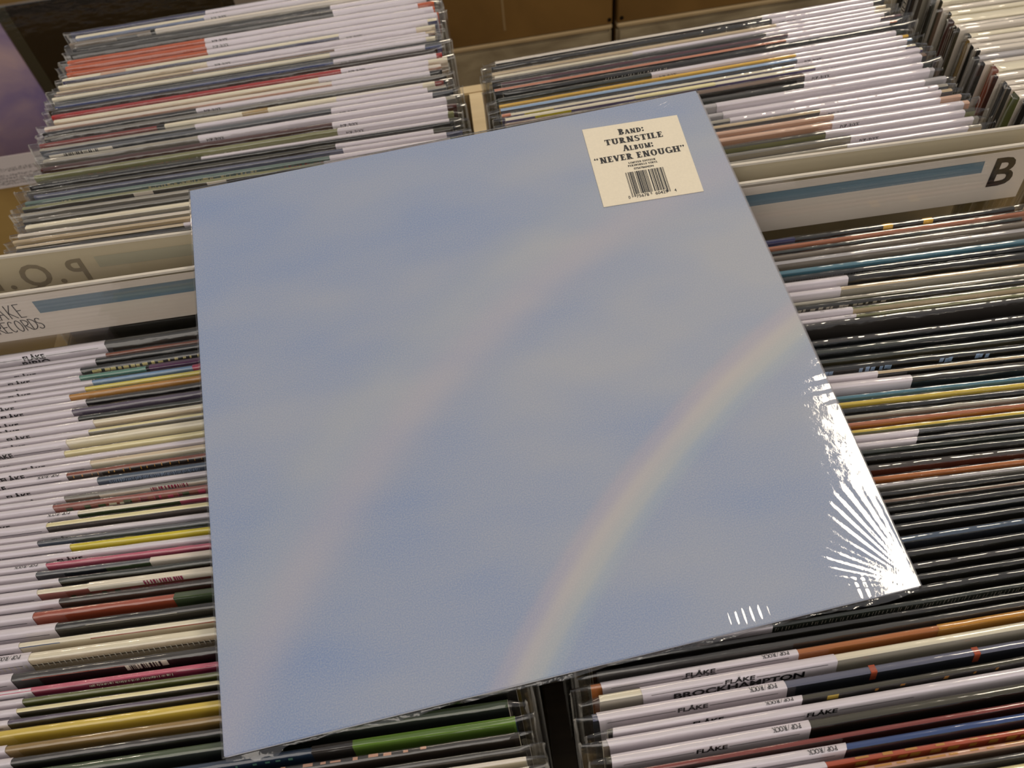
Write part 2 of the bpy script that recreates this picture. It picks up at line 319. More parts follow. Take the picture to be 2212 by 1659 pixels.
# ------------------------------------------------------------------ lettering
def glyph(ch, S=0.2, T=0.09, F=0.1, q=0.07):
    """slab-serif capital of height 1: list of polygons, and its advance width"""
    P = []
    def r(x0, y0, x1, y1): P.append([(x0, y0), (x1, y0), (x1, y1), (x0, y1)])
    def stem(x, y0=0, y1=1, lo=True, hi=True, w=S):
        r(x - w / 2, y0, x + w / 2, y1)
        if lo: r(x - w / 2 - F, y0, x + w / 2 + F, y0 + q)
        if hi: r(x - w / 2 - F, y1 - q, x + w / 2 + F, y1)
    def ring(cx, cy, rx, ry, a0, a1, tx=S, ty=T, n=14):
        pts = []
        for i in range(n + 1):
            a = math.radians(a0 + (a1 - a0) * i / n); c, s_ = math.cos(a), math.sin(a)
            pts.append(((cx + rx * c, cy + ry * s_), (cx + (rx - tx) * c, cy + (ry - ty) * s_)))
        for (a, b), (c, d) in zip(pts, pts[1:]): P.append([b, a, c, d])
    def diag(x0, y0, x1, y1, w): P.append([(x0 - w / 2, y0), (x0 + w / 2, y0), (x1 + w / 2, y1), (x1 - w / 2, y1)])
    L = F + S / 2; W = 0.9
    if ch == 'B':
        stem(L); ring(L + 0.12, 0.745, 0.36, 0.255, -90, 90); ring(L + 0.12, 0.27, 0.42, 0.27, -90, 90)
        r(L, 1 - T, L + 0.13, 1); r(L, 0, L + 0.13, T); r(L, 0.49, L + 0.13, 0.54); W = L + 0.58
    elif ch == 'D':
        stem(L); ring(L + 0.12, 0.5, 0.52, 0.5, -90, 90); r(L, 1 - T, L + 0.13, 1); r(L, 0, L + 0.13, T); W = L + 0.7
    elif ch in 'PR':
        stem(L); ring(L + 0.12, 0.73, 0.38, 0.27, -90, 90); r(L, 1 - T, L + 0.13, 1); r(L, 0.46, L + 0.13, 0.46 + T); W = L + 0.54
        if ch == 'R':
            diag(L + 0.48, 0, L + 0.18, 0.5, S); r(L + 0.38, 0, L + 0.7, q); W = L + 0.7
    elif ch in 'OQ':
        ring(0.5, 0.5, 0.47, 0.52, 0, 360, n=26); W = 1.0
        if ch == 'Q': diag(0.85, -0.06, 0.5, 0.3, S * 0.8)
    elif ch in 'CG':
        ring(0.5, 0.5, 0.47, 0.52, 48, 312, n=22); r(0.76, 0.66, 0.84, 1.0); W = 0.92
        if ch == 'G': r(0.7, 0.02, 0.7 + S, 0.46); r(0.58, 0.46 - q, 0.7 + S + F, 0.46); W = 1.02
    elif ch == 'S':
        ring(0.38, 0.74, 0.33, 0.27, 35, 250, S * 0.85, T); ring(0.38, 0.26, 0.35, 0.28, -145, 70, S * 0.85, T)
        diag(0.55, 0.38, 0.24, 0.62, S * 1.2); r(0.6, 0.7, 0.67, 0.98); r(0.04, 0.02, 0.11, 0.32); W = 0.78
    elif ch == 'U':
        stem(L, 0.3, 1, False); stem(L + 0.52, 0.3, 1, False, True, S * 0.8); ring(L + 0.26, 0.34, 0.26 + S / 2, 0.36, 180, 360, S, T); W = 2 * L + 0.52
    elif ch == 'N':
        stem(L, w=S * 0.75); stem(L + 0.56, w=S * 0.75); diag(L + 0.5, 0, L, 1, S); W = 2 * L + 0.56
    elif ch == 'M':
        stem(L, w=S * 0.7); stem(L + 0.76, w=S); diag(L + 0.38, 0, L, 1, S * 0.8); diag(L + 0.38, 0, L + 0.72, 1, S * 0.8); W = 2 * L + 0.76
    elif ch == 'A':
        diag(0.14, 0, 0.44, 1, S * 0.55); diag(0.76, 0, 0.48, 1, S * 1.1); r(0.24, 0.3, 0.7, 0.3 + T); r(0, 0, 0.3, q); r(0.55, 0, 0.97, q); W = 0.94
    elif ch == 'V':
        diag(0.44, 0, 0.16, 1, S * 1.1); diag(0.46, 0, 0.76, 1, S * 0.55); r(0, 1 - q, 0.36, 1); r(0.6, 1 - q, 0.92, 1); W = 0.9
    elif ch == 'W':
        diag(0.34, 0, 0.14, 1, S); diag(0.36, 0, 0.6, 1, S * 0.5); diag(0.84, 0, 0.62, 1, S); diag(0.86, 0, 1.08, 1, S * 0.5)
        r(0, 1 - q, 0.3, 1); r(0.95, 1 - q, 1.2, 1); W = 1.2
    elif ch in 'EFL':
        stem(L); W = L + 0.56
        if ch != 'F': r(L, 0, L + 0.48, T); r(L + 0.42, 0, L + 0.5, 0.32)
        if ch != 'L':
            r(L, 1 - T, L + 0.44, 1); r(L + 0.38, 0.7, L + 0.46, 1); r(L, 0.48, L + 0.28, 0.48 + T); r(L + 0.24, 0.38, L + 0.31, 0.66)
    elif ch == 'T':
        stem(0.44, hi=False); r(0.04, 1 - T, 0.84, 1); r(0.02, 0.68, 0.1, 1); r(0.78, 0.68, 0.86, 1); W = 0.88
    elif ch == 'I':
        stem(L); W = 2 * L
    elif ch == 'H':
        stem(L); stem(L + 0.56); r(L, 0.46, L + 0.56, 0.46 + T); W = 2 * L + 0.56
    elif ch == 'K':
        stem(L); diag(L + 0.12, 0.42, L + 0.5, 1, S * 0.55); diag(L + 0.56, 0, L + 0.2, 0.56, S); r(L + 0.36, 1 - q, L + 0.64, 1); r(L + 0.42, 0, L + 0.78, q); W = L + 0.76
    elif ch == 'Y':
        stem(0.45, 0, 0.45, True, False); diag(0.42, 0.4, 0.14, 1, S); diag(0.48, 0.4, 0.78, 1, S * 0.55); r(0, 1 - q, 0.34, 1); r(0.6, 1 - q, 0.92, 1); W = 0.9
    elif ch == ':':
        for cy in (0.16, 0.62): ring(0.16, cy, 0.14, 0.14, 0, 360, 0.135, 0.135, 12)
        W = 0.34
    elif ch == '.':
        r(0.04, 0, 0.2, 0.16); W = 0.26
    elif ch == '/':
        diag(0.05, -0.1, 0.6, 1.1, 0.09); W = 0.62
    elif ch in '<>':                                                    # opening / closing double quotation marks
        for k in (0, 1):
            cx = 0.16 + 0.34 * k; s_ = 1 if ch == '<' else -1; cy = 0.78 if s_ > 0 else 0.9
            ring(cx, cy, 0.13, 0.12, 0, 360, 0.125, 0.115, 10); P.append([(cx - 0.1 * s_, cy), (cx + 0.0, cy + 0.1 * s_), (cx + 0.12 * s_, cy + 0.26 * s_), (cx - 0.04 * s_, cy + 0.2 * s_)])
        W = 0.72
    elif ch == ' ': W = 0.4
    return P, W
def slab_text(q, text, cx, y, h, width=None, gap=0.06, small=None, S=0.3, T=0.12, F=0.1, sq=0.1, z=0.0, mono=None, align='c'):
    """adds slab lettering to the Quads q, centred on cx with its baseline at y; a letter after the first of a `small` word is a small capital"""
    items = []; x = 0
    for i, ch in enumerate(text):
        k = small if (small and i > 0 and ch != ':') else 1.0
        P, W = glyph(ch, S, T, F, sq)
        if mono:
            items.append((P, x + (mono - W) / 2 if W < mono else x, k, W)); x += mono
        else:
            items.append((P, x, k, W)); x += (W + gap) * k
    x -= 0 if mono else gap
    sx = h if width is None else width / x
    x0 = cx - x * sx / 2 if align == 'c' else cx
    for P, px, k, W in items:
        for poly in P: q.quad(*[(x0 + (px + a * k) * sx, y + b * k * h, z) for a, b in poly])
def text_mesh(name, body, size, m, parent, bold=0.0, shear=0.0, align='CENTER', sx=1.0):
    cu = bpy.data.curves.new(name, 'FONT'); cu.body = body; cu.size = size; cu.offset = bold; cu.shear = shear
    cu.align_x = align; cu.resolution_u = 3; cu.fill_mode = 'FRONT'
    t = bpy.data.objects.new(name, cu); COLL.objects.link(t)
    me = bpy.data.meshes.new_from_object(t.evaluated_get(bpy.context.evaluated_depsgraph_get()))
    bpy.data.objects.remove(t); bpy.data.curves.remove(cu)
    for v in me.vertices: v.co.x *= sx
    me.materials.clear()
    o = link(name, me, m, parent)
    return o

# ------------------------------------------------------------------ the shop: floor, bins, furniture behind
def wood(key, a, b, rough=0.5, scale=9, stretch=(1, 12, 1)):
    m = bpy.data.materials.new(key); m.use_nodes = True; nt = m.node_tree; p = nt.nodes['Principled BSDF']; N = nt.nodes.new; L = nt.links.new
    tc = N('ShaderNodeTexCoord'); mp = N('ShaderNodeMapping'); mp.inputs['Scale'].default_value = stretch
    nz = N('ShaderNodeTexNoise'); nz.inputs['Scale'].default_value = scale; nz.inputs['Detail'].default_value = 6; nz.inputs['Distortion'].default_value = 0.6
    cr = N('ShaderNodeValToRGB'); cr.color_ramp.elements[0].color = a; cr.color_ramp.elements[1].color = b
    cr.color_ramp.elements[0].position = 0.35; cr.color_ramp.elements[1].position = 0.68
    L(tc.outputs['Object'], mp.inputs[0]); L(mp.outputs[0], nz.inputs['Vector']); L(nz.outputs[0], cr.inputs[0]); L(cr.outputs[0], p.inputs['Base Color'])
    p.inputs['Roughness'].default_value = rough
    MATS[key] = m
    return m
PLY = wood('pale_plywood', lin((196, 172, 128), 1.1), lin((212, 190, 148), 1.1))
BROWN = wood('brown_plywood', lin((104, 76, 34), 1.15), lin((126, 94, 46), 1.15), 0.55, 6, (1, 1, 1))
DARKW = wood('dark_stained_wood', lin((52, 42, 30)), lin((66, 54, 38)))
TAN = wood('tan_plywood', lin((146, 116, 62), 1.2), lin((158, 128, 72), 1.2))
WORN = wood('worn_pale_band', lin((126, 112, 86), 1.2), lin((170, 156, 126), 1.2), 0.6, 11, (1, 1, 2.5))
EDGE = wood('rubbed_edge', lin((168, 146, 108), 1.2), lin((186, 164, 126), 1.2))
FLOORM = wood('floor_boards', lin((70, 56, 40)), lin((88, 70, 50)), 0.5, 4, (1, 10, 1))

fl = pydata('floor', [(-4, -4, -0.85), (4, -4, -0.85), (4, 4, -0.85), (-4, 4, -0.85)], [(0, 1, 2, 3)], FLOORM); fl['kind'] = 'structure'

def bin_unit(name, label, x0, x1, y0, y1, z1, parts, xs=(), zs=-0.355):
    t = tag(empty(name, (0, 0, -0.85)), label, 'record bin')
    def pt(nm, b, m):
        o = bevel_box(nm, b[0], b[1], b[2], b[3], b[4] + 0.85, b[5] + 0.85, 0.0012, m, t); return o
    pt('side_panel', (x0, x0 + 0.013, y0, y1, -0.45, z1), parts[0]); pt('side_panel', (x1 - 0.013, x1, y0, y1, -0.45, z1), parts[1])
    pt('back_panel', (x0 + 0.0132, x1 - 0.0132, y1 - 0.0135, y1, -0.45, z1), PLY)
    pt('front_panel', (x0 + 0.0132, x1 - 0.0132, y0, y0 + 0.0135, -0.45, z1), PLY)
    pt('bottom_panel', (x0 + 0.0132, x1 - 0.0132, y0 + 0.0137, y1 - 0.0137, zs - 0.012, zs), PLY)
    for lx in (x0 + 0.02, x1 - 0.06):
        for ly in (y0 + 0.02, y1 - 0.06):
            pt('leg', (lx, lx + 0.04, ly, ly + 0.04, -0.85, zs - 0.0125), PLY)
    return t, pt
ZP = -0.152
rb, pt = bin_unit('record_bin', 'pale plywood double sided record bin under the blue album', -0.3605, 0.3548, -0.335, 0.4655, ZP, (TAN, DARKW))
part_m = [PLY, BROWN]
for nm, ya, yb, xa, xb, m in (('partition', -0.321, 0.055, -0.0155, 0.0005, DARKW), ('partition', 0.060, 0.4515, 0.000, 0.0108, PLY)):
    w = 0.0135; v = [(xa, ya), (xa + w, ya), (xb + w, yb), (xb, yb)]
    vs = [(a, b, -0.354 + 0.85) for a, b in v] + [(a, b, ZP + 0.85) for a, b in v]
    pydata(nm, vs, BOXF, m, rb)
# brown inner lining on the far partition, seen beside the far right records
pydata('partition_lining', [(a, b, z + 0.85) for z in (-0.354, ZP - 0.004) for a, b in ((0.0138, 0.061), (0.0168, 0.061), (0.0275, 0.4515), (0.0246, 0.4515))], BOXF, BROWN, rb)
rb2, pt2 = bin_unit('record_bin', 'second record bin alongside, holding the glaring records at the far right', 0.3554, 0.74, -0.30, 0.47, ZP, (DARKW, DARKW))

# cabinets across the aisle: brown fronts over a scuffed pale base band
SCREW = mat('dark_screw', lin((40, 32, 24)), 0.4, metal=0.6)
SEAM = mat('pale_scratch', lin((150, 124, 84)), 0.6)
def cabinet(label, x0, x1, screw_x, strip_x):
    t = tag(empty('wooden_cabinet', (x0, 1.0, -0.85)), label, 'cabinet', 'cabinets behind the bins')
    w = x1 - x0; zl = 0.404
    bevel_box('carcass', 0.0, w, 0.016, 0.40, 0.02, 0.798, 0.002, BROWN, t)
    bevel_box('front_panel', 0.0, w, 0.0, 0.0155, zl + 0.003, 0.80, 0.002, BROWN, t)
    bevel_box('rubbed_edge', 0.0, w, -0.002, 0.0155, zl - 0.005, zl + 0.0028, 0.002, EDGE, t, 3)
    bevel_box('base_band', 0.0, w, -0.0005, 0.0155, 0.0, zl - 0.0052, 0.006, WORN, t, 3)
    n = 12; vs = [(screw_x + 0.0035 * math.cos(6.2832 * i / n), -0.0008, zl + 0.012 + 0.0035 * math.sin(6.2832 * i / n)) for i in range(n)]
    vs += [(x, 0.001, z) for x, y, z in vs]
    pydata('screw', vs, [tuple(range(n)), tuple(range(2 * n - 1, n - 1, -1))] + [((i + 1) % n, i, n + i, n + (i + 1) % n) for i in range(n)], SCREW, t)
    q = Quads(); q.box(strip_x, strip_x + 0.0042, -0.0005, 0.001, zl + 0.022, 0.79); q.build('seam_strip', SEAM, t)
cabinet('brown fronted cabinet with pale scuffed base, behind the gap between far bins', 0.0, 0.2785, 0.2735, 0.094)
cabinet('brown fronted cabinet with pale scuffed base, behind the far right records', 0.2865, 0.95, 0.0080, 0.2065)

# display rail at the far left with two face-out records, a grey one and a price card
rail = tag(empty('display_rail', (-0.9, 0.99, -0.85)), 'wooden display rail holding face-out records, far upper left', 'shelf')
bevel_box('rail_board', -0.4, 0.86, -0.19, -0.172, 0.0, 0.462, 0.002, TAN, rail)
bevel_box('shelf_board', -0.4, 0.86, -0.17, 0.10, 0.18, 0.20, 0.002, TAN, rail)
bevel_box('back_board', -0.4, 0.86, 0.10, 0.12, 0.0, 0.62, 0.002, TAN, rail)
PURP = wood('blurred_purple_cover', lin((120, 108, 150), 1.6), lin((172, 150, 158), 1.6), 0.4, 7, (1.5, 1, 1.5))
GREYC = mat('grey_cover', lin((142, 132, 122), 1.2), 0.4, 0.1, 8)
BLK = mat('black_satin_cover', lin((20, 17, 13)), 0.6, 0.3, 12, spec=0.1)
RIMG = mat('dim_green_rim', lin((52, 54, 44)), 0.4)
def faceout(label, x0, x1, y, zt, m, rim):
    t = tag(empty('vinyl_record', ((x0 + x1) / 2, y, zt - 0.335)), label, 'record', 'face-out records on the display rail')
    h = (x1 - x0) / 2
    bevel_box('jacket', -h, h, 0, 0.006, 0.0, 0.334, 0.001, m, t)
    pydata('jacket_rim', boxv(-h - 0.0195, -h - 0.0002, 0.0, 0.006, 0, 0.334), BOXF, rim, t)
    s = pydata('plastic_sleeve', boxv(-h - 0.0198, h + 0.004, -0.0012, 0.0072, 0.0, 0.336), BOXF, SLEEVE, t)
faceout('black face-out record standing behind the far left bin', -0.648, -0.338, 1.0, -0.262, BLK, RIMG)
faceout('blurred purple face-out record beside the black one', -0.985, -0.668, 1.0, -0.252, PURP, RIMG)
faceout('plain grey face-out record just right of the black one', -0.318, -0.004, 1.0, -0.258, GREYC, BLK)
pc = tag(empty('price_card', (-0.66, 0.797, -0.40)), 'white shelf card of small print at far left rim', 'card')
pcp = bevel_box('card_sheet', -0.16, 0.16, -0.001, 0.0, -0.0275, 0.0265, 0.0003, mat('card_stock', lin((196, 186, 182), 1.2), 0.6), pc)
q = Quads(); rr = random.Random(5)
for row, (zc, hh) in enumerate(((0.004, 0.006), (-0.006, 0.0035), (-0.011, 0.0035), (-0.016, 0.0035), (-0.0205, 0.003))):
    x = -0.15
    while x < 0.14:
        w = rr.uniform(0.0012, 0.0032)
        for k in range(2):
            a = rr.uniform(0, 1); q.quad((x, -0.0013, zc + hh * (a - 0.5)), (x + w, -0.0013, zc + hh * (a - 0.5)), (x + w, -0.0013, zc + hh * (a - 0.5) + 0.0006), (x, -0.0013, zc + hh * (a - 0.5) + 0.0006))
        if rr.random() < 0.7: q.quad((x + w * .4, -0.0013, zc - hh / 2), (x + w * .4 + 0.0005, -0.0013, zc - hh / 2), (x + w * .4 + 0.0005, -0.0013, zc + hh / 2), (x + w * .4, -0.0013, zc + hh / 2))
        x += w + rr.uniform(0.0004, 0.0016)
q.build('printed_lines', FAINT, pcp)

# ------------------------------------------------------------------ divider signs
SIGNP = mat('sign_paper', lin((208, 197, 186), 1.2), 0.55, 0.04, 30)
SIGNB = mat('sign_paper_back', lin((206, 194, 168), 1.15), 0.6, 0.06, 6)
STRIPE = mat('blue_stripe', lin((112, 134, 148), 1.0), 0.5, 0.05, 30)
ACEDGE = mat('acrylic_edge', lin((206, 198, 184), 1.1), 0.12, 0.1, 200, spec=0.8)
GHOST = mat('letters_through_paper', lin((150, 138, 118), 1.1), 0.6)
GHOSTS = mat('stripe_through_paper', lin((186, 182, 162), 1.15), 0.6)
def sign(label, p, yawd, lean, x0, x1, paper, back=False):
    """p = point on the acrylic's top edge; local x along the edge, local z up the sheet, local -y towards the viewer"""
    t = tag(empty('divider_sign', p), label, 'sign', 'acrylic divider signs')
    t.rotation_euler = (Matrix.Rotation(math.radians(yawd), 3, 'Z') @ Matrix.Rotation(math.radians(-lean), 3, 'X')).to_euler()
    q = Quads(); q.box(x0, x1, 0.0, 0.0016, -0.20, 0.0); q.build('acrylic_sheet', ACRYL, t)
    q = Quads(); q.box(x0, x1, -0.0002, 0.0018, -0.0009, 0.0006); q.build('polished_edge', ACEDGE, t)
    q = Quads(); q.box(paper[0], paper[1], 0.0019, 0.0021, paper[2], paper[3]); pp = q.build('paper_insert', SIGNB if back else SIGNP, t)
    q = Quads(); q.box(x0, x1, 0.0023, 0.0035, -0.20, -0.001); q.build('acrylic_sheet', ACRYL, t)
    return t, pp
PY = 0.0017
def up(o, x, y, z):                                                     # text built flat in xy -> standing in the sheet's xz plane
    o.rotation_euler = (math.pi / 2, 0, 0); o.location = (x, y, z)
sgF, pF = sign('acrylic divider with thin hand-lettered shop name and pale blue stripe', (-0.2825, 0.0978, 0.0094), -1.259, 5, -0.062, 0.271, (-0.058, 0.267, -0.037, -0.004))
q = Quads(); q.quad((0.0132, PY, -0.0183), (0.235, PY, -0.0183), (0.235, PY, -0.0088), (0.0132, PY, -0.0088)); q.build('blue_stripe', STRIPE, pF)
def thin_letter(q, ch, x, w, z0, h, th=0.00052):
    def seg(a, b):
        (ax, az), (bx, bz) = a, b; d = math.hypot(bx - ax, bz - az); nx, nz = -(bz - az) / d * th / 2, (bx - ax) / d * th / 2
        ex, ez = (bx - ax) / d * th * .4, (bz - az) / d * th * .4
        q.quad((ax - nx - ex, PY, az - nz - ez), (bx - nx + ex, PY, bz - nz + ez), (bx + nx + ex, PY, bz + nz + ez), (ax + nx - ex, PY, az + nz - ez))
    def pl(*pts):
        pts = [(x + a * w, z0 + b * h) for a, b in pts]
        for a, b in zip(pts, pts[1:]): seg(a, b)
    def arc(cx, cy, rx, ry, a0, a1, n=12): return [(cx + rx * math.cos(math.radians(a0 + (a1 - a0) * i / n)), cy + ry * math.sin(math.radians(a0 + (a1 - a0) * i / n))) for i in range(n + 1)]
    if ch == 'F': pl((0, 0), (0, 1), (.8, 1)); pl((0, .55), (.6, .55))
    if ch == 'L': pl((0, 1), (0, 0), (.75, 0))
    if ch == 'A': pl((0, 0), (.45, 1), (.9, 0)); pl((.18, .38), (.72, .38))
    if ch == 'K': pl((0, 0), (0, 1)); pl((.75, 1), (.05, .42), (.85, 0))
    if ch == 'E': pl((.75, 0), (.05, 0), (0, 1), (.75, 1)); pl((0, .52), (.6, .54))
    if ch == 'R': pl((0, 0), (0, 1), *arc(.1, .72, .65, .28, 90, -90), (0, .44)); pl((.2, .44), (.85, 0))
    if ch == 'C': pl(*arc(.45, .5, .42, .5, 50, 310, 16))
    if ch == 'O': pl(*arc(.45, .5, .42, .52, 0, 360, 20))
    if ch == 'D': pl((0, 0), (0, 1)); pl((0, 1), *arc(.05, .5, .8, .5, 90, -90, 14), (0, 0))
    if ch == 'S': pl(*arc(.45, .76, .36, .24, 30, 250, 10), *arc(.42, .25, .4, .25, 70, -150, 10))
q = Quads()
for ch, x in zip('FLAKE', (-0.0205, -0.0152, -0.0108, -0.0046, 0.0008)): thin_letter(q, ch, x, 0.0045, -0.0196, 0.0104)
for ch, x in zip('RECORDS', (-0.0178, -0.0137, -0.0100, -0.0058, -0.0010, 0.0031, 0.0066)): thin_letter(q, ch, x, 0.0041, -0.0303, 0.0086)
q.build('hand_lettering', INK, pF)

sgQ, pQ = sign('acrylic divider seen from behind, grey reversed letters showing through paper', (-0.2896, 0.1299, 0.010), -2.2975, 5, -0.058, 0.279, (-0.053, 0.275, -0.037, -0.0025), True)
for ch, xr, w in (('P', 0.0448, 1), ('.', 0.0285, 1), ('Q', 0.0215, 1), ('.', -0.0035, 1), ('R', -0.0115, 1)):
    o = text_mesh('reversed_letter', ch, 0.0243, GHOST, pQ, 0.00035, -0.0, 'LEFT'); o.scale = (-1, 1, 1); up(o, xr, PY, -0.0262)
q = Quads(); q.quad((0.052, PY, -0.0180), (0.255, PY, -0.0180), (0.255, PY, -0.0095), (0.052, PY, -0.0095)); q.build('faint_stripe', GHOSTS, pQ)

sgB, pB = sign('acrylic divider lettered with a bold black B, blue stripe', (0.1546, 0.0963, 0.0054), -1.5577, 5, -0.146, 0.186, (-0.141, 0.1800, -0.0405, -0.0046))
q = Quads(); q.quad((-0.11, PY, -0.0195), (0.1502, PY, -0.0178), (0.1495, PY, -0.0094), (-0.11, PY, -0.0110)); q.build('blue_stripe', STRIPE, pB)
o = text_mesh('bold_letter', 'B', 0.0288, INK, pB, 0.0006, 0.0, 'LEFT'); up(o, 0.1552, PY, -0.0289)
sgW, pW = sign('blank grey-backed acrylic divider just behind the lettered B one', (0.1585, 0.1101, 0.0078), -1.9685, 5, -0.150, 0.188, (-0.146, 0.183, -0.037, -0.0018), True)

# ------------------------------------------------------------------ the records
CREAM = card('cream')
ORD = ('first second third fourth fifth sixth seventh eighth ninth tenth eleventh twelfth thirteenth fourteenth fifteenth sixteenth seventeenth eighteenth nineteenth').split()
TENS = {2: 'twent', 3: 'thirt', 4: 'fort', 5: 'fift'}
def ordinal(n):
    if n < 20: return ORD[n - 1]
    t, u = divmod(n, 10)
    return TENS[t] + 'ieth' if u == 0 else TENS[t] + 'y-' + ORD[u - 1]
HGT = 0.3135
POPM = {}
def pop_mesh(number):
    """POP/ROCK in typewriter letters with a stock number under it; built flat, baseline of the first line at y = 0"""
    if number not in POPM:
        q = Quads(); slab_text(q, 'POP/ROCK', 0, 0, 0.0024, 0.0136, S=0.17, T=0.14, F=0.08, sq=0.12, mono=0.86)
        me = bpy.data.meshes.new('printed_text'); vs, fs = q.v, q.f
        if number:
            o = text_mesh('printed_text', '(%s)' % number, 0.0030, INK, None, 0, 0, 'CENTER', 1.15)
            n = len(vs); vs = vs + [(v.co.x - 0.0012, v.co.y - 0.0036, 0) for v in o.data.vertices]; fs = fs + [tuple(n + i for i in p.vertices) for p in o.data.polygons]
            bpy.data.objects.remove(o)
        me.from_pydata(vs, [], fs); me.materials.append(INK); POPM[number] = me
    return POPM[number]
LOGOM = {}
def logo_mesh(name, half):
    """store logo between two thin rules, with an artist's name under it where the photograph shows one"""
    key = (name, round(half, 3))
    if key not in LOGOM:
        vs, fs = [], []
        def add(body, size, y, bold, sx=1.0):
            o = text_mesh('t', body, size, INK, None, bold, 0, 'CENTER', sx); n = len(vs)
            vs.extend((v.co.x, v.co.y + y, 0) for v in o.data.vertices); fs.extend(tuple(n + i for i in p.vertices) for p in o.data.polygons); bpy.data.objects.remove(o)
        add('FL\u00c5KE', 0.0046, -0.0034, 0.00013, 1.06)
        if name: add(name, 0.0060, -0.0083, 0.00016, 1.2)
        for s in (-1, 1):
            n = len(vs); a, b = sorted((s * 0.0075, s * (half - 0.004))); vs.extend([(a, -0.0021, 0), (b, -0.0021, 0), (b, -0.0018, 0), (a, -0.0018, 0)]); fs.append((n, n + 1, n + 2, n + 3))
        me = bpy.data.meshes.new('printed_logo'); me.from_pydata(vs, [], fs); me.materials.append(INK); LOGOM[key] = me
    return LOGOM[key]

def jacket(parent, t, mt, mf, me_end, hw=0.1568, rr=random):
    """card jacket: origin at the middle of the back upper edge, thickness towards -y; slots: edge, faces, ends"""
    r = min(0.0007, t * 0.28)
    prof = [(0, -HGT), (0, -r), (-r, 0), (-t + r, 0), (-t, -r), (-t, -HGT)]
    n = len(prof); xs = (-hw, -hw / 3, hw / 3, hw); vs = []
    bow = [0, rr.uniform(-.0001, .0001), rr.uniform(-.0001, .0001), 0]
    for x, b in zip(xs, bow): vs += [(x, y + b, z) for y, z in prof]
    fs, ix = [], []
    for k in range(len(xs) - 1):
        for i in range(n):
            j = (i + 1) % n; fs.append((k * n + i, k * n + j, (k + 1) * n + j, (k + 1) * n + i)); ix.append(0 if i in (1, 2, 3) else 1)
    fs.append(tuple(range(n))[::-1]); fs.append(tuple((len(xs) - 1) * n + i for i in range(n))); ix += [2, 2]
    return pydata('jacket', vs, fs, [mt, mf, me_end], parent, idx=ix)
SEAL = mat('sealed_plastic_seam', lin((196, 192, 184)), 0.18, spec=0.9)
SEAL.node_tree.nodes['Principled BSDF'].inputs['Alpha'].default_value = 0.34
CRUMPLES = ('crumpled black-wrapped', 'black glint-edged', 'brown crinkle-wrapped', 'crinkled black', 'pale crinkled', 'black streaky', 'black silver-edged', 'slate-blue glinting', 'smoky grey', 'violet and cream', 'grey white-capped')
def sleeve(parent, t, rr, hw=0.162, m=None):
    """clear outer bag: wraps over the jacket's top edge, pinched and crinkled past its ends"""
    nx = 32; c = 0.00055; xs = [-hw, -hw + 0.0007] + [-hw + 2 * hw * i / (nx - 2) for i in range(1, nx - 2)] + [hw - 0.0007, hw]
    prof = [(c, -HGT - 0.001), (c, -0.05), (c, -0.012), (c * 0.9, -0.0012), (-t * 0.25, 0.0008), (-t * 0.75, 0.0008), (-t - c * 0.9, -0.0012), (-t - c, -0.012), (-t - c, -0.05), (-t - c, -HGT - 0.001)]
    lift = [rr.uniform(-0.003, 0.0012), rr.uniform(-0.003, 0.0012)]; vs = []
    for x in xs:
        e = max(0.0, (abs(x) - 0.1565) / (hw - 0.1565)); side = 0 if x < 0 else 1
        pin = 1 - 0.6 * e; mid = -t / 2 + e * rr.uniform(-0.0009, 0.0009)
        for k, (y, z) in enumerate(prof):
            j = rr.uniform(-1, 1) * (0.00016 if 2 <= k <= 7 else 0.00005) * (1 + 3 * e)
            zz = z + (lift[side] * e + rr.uniform(-0.0004, 0.0004) * (0.35 + 2 * e) if 3 <= k <= 6 else 0)
            vs.append((x + rr.uniform(-.0007, .0007) * e, mid + (y + t / 2) * pin + j, zz))
    n = len(prof); fs = [(k * n + i, k * n + i + 1, (k + 1) * n + i + 1, (k + 1) * n + i) for k in range(nx) for i in range(n - 1)]
    ix = [1 if k in (0, nx - 1) else 0 for k in range(nx) for i in range(n - 1)]
    return pydata('plastic_sleeve', vs, fs, [m or SLEEVE, SEAL], parent, smooth=True, idx=ix)
def cap(parent, t, x0, x1, rr):
    """white paper label folded over the jacket's top edge"""
    c = 0.0003; d = 0.00008
    prof = [(c, -0.030), (c, -0.0012), (c * .3, -0.0001), (-t * 0.5, 0.00042), (-t - c * .3, -0.0001), (-t - c, -0.0012), (-t - c, -0.012), (-t - c, -0.045)]
    n = len(prof); xs = [x0, x0 * .7 + x1 * .3, x0 * .3 + x1 * .7, x1]; sk = rr.uniform(-0.0012, 0.0012); vs = []
    for x in xs:
        for k, (y, z) in enumerate(prof): vs.append((x + sk * (k - 3.5) / 4, y + rr.uniform(-d, d) * 0.4, z))
    fs = [(k * n + i, k * n + i + 1, (k + 1) * n + i + 1, (k + 1) * n + i) for k in range(3) for i in range(n - 1)]
    return pydata('paper_label', vs, fs, PAPER, parent, smooth=True)
def bars(q, x0, x1, y, z0, z1, rr):
    x = x0
    while x < x1:
        w = rr.choice((0.00035, 0.0007, 0.001)); q.quad((x, y, z0), (min(x + w, x1), y, z0), (min(x + w, x1), y, z1), (x, y, z1)); x += w + rr.choice((0.0004, 0.0007, 0.0011))
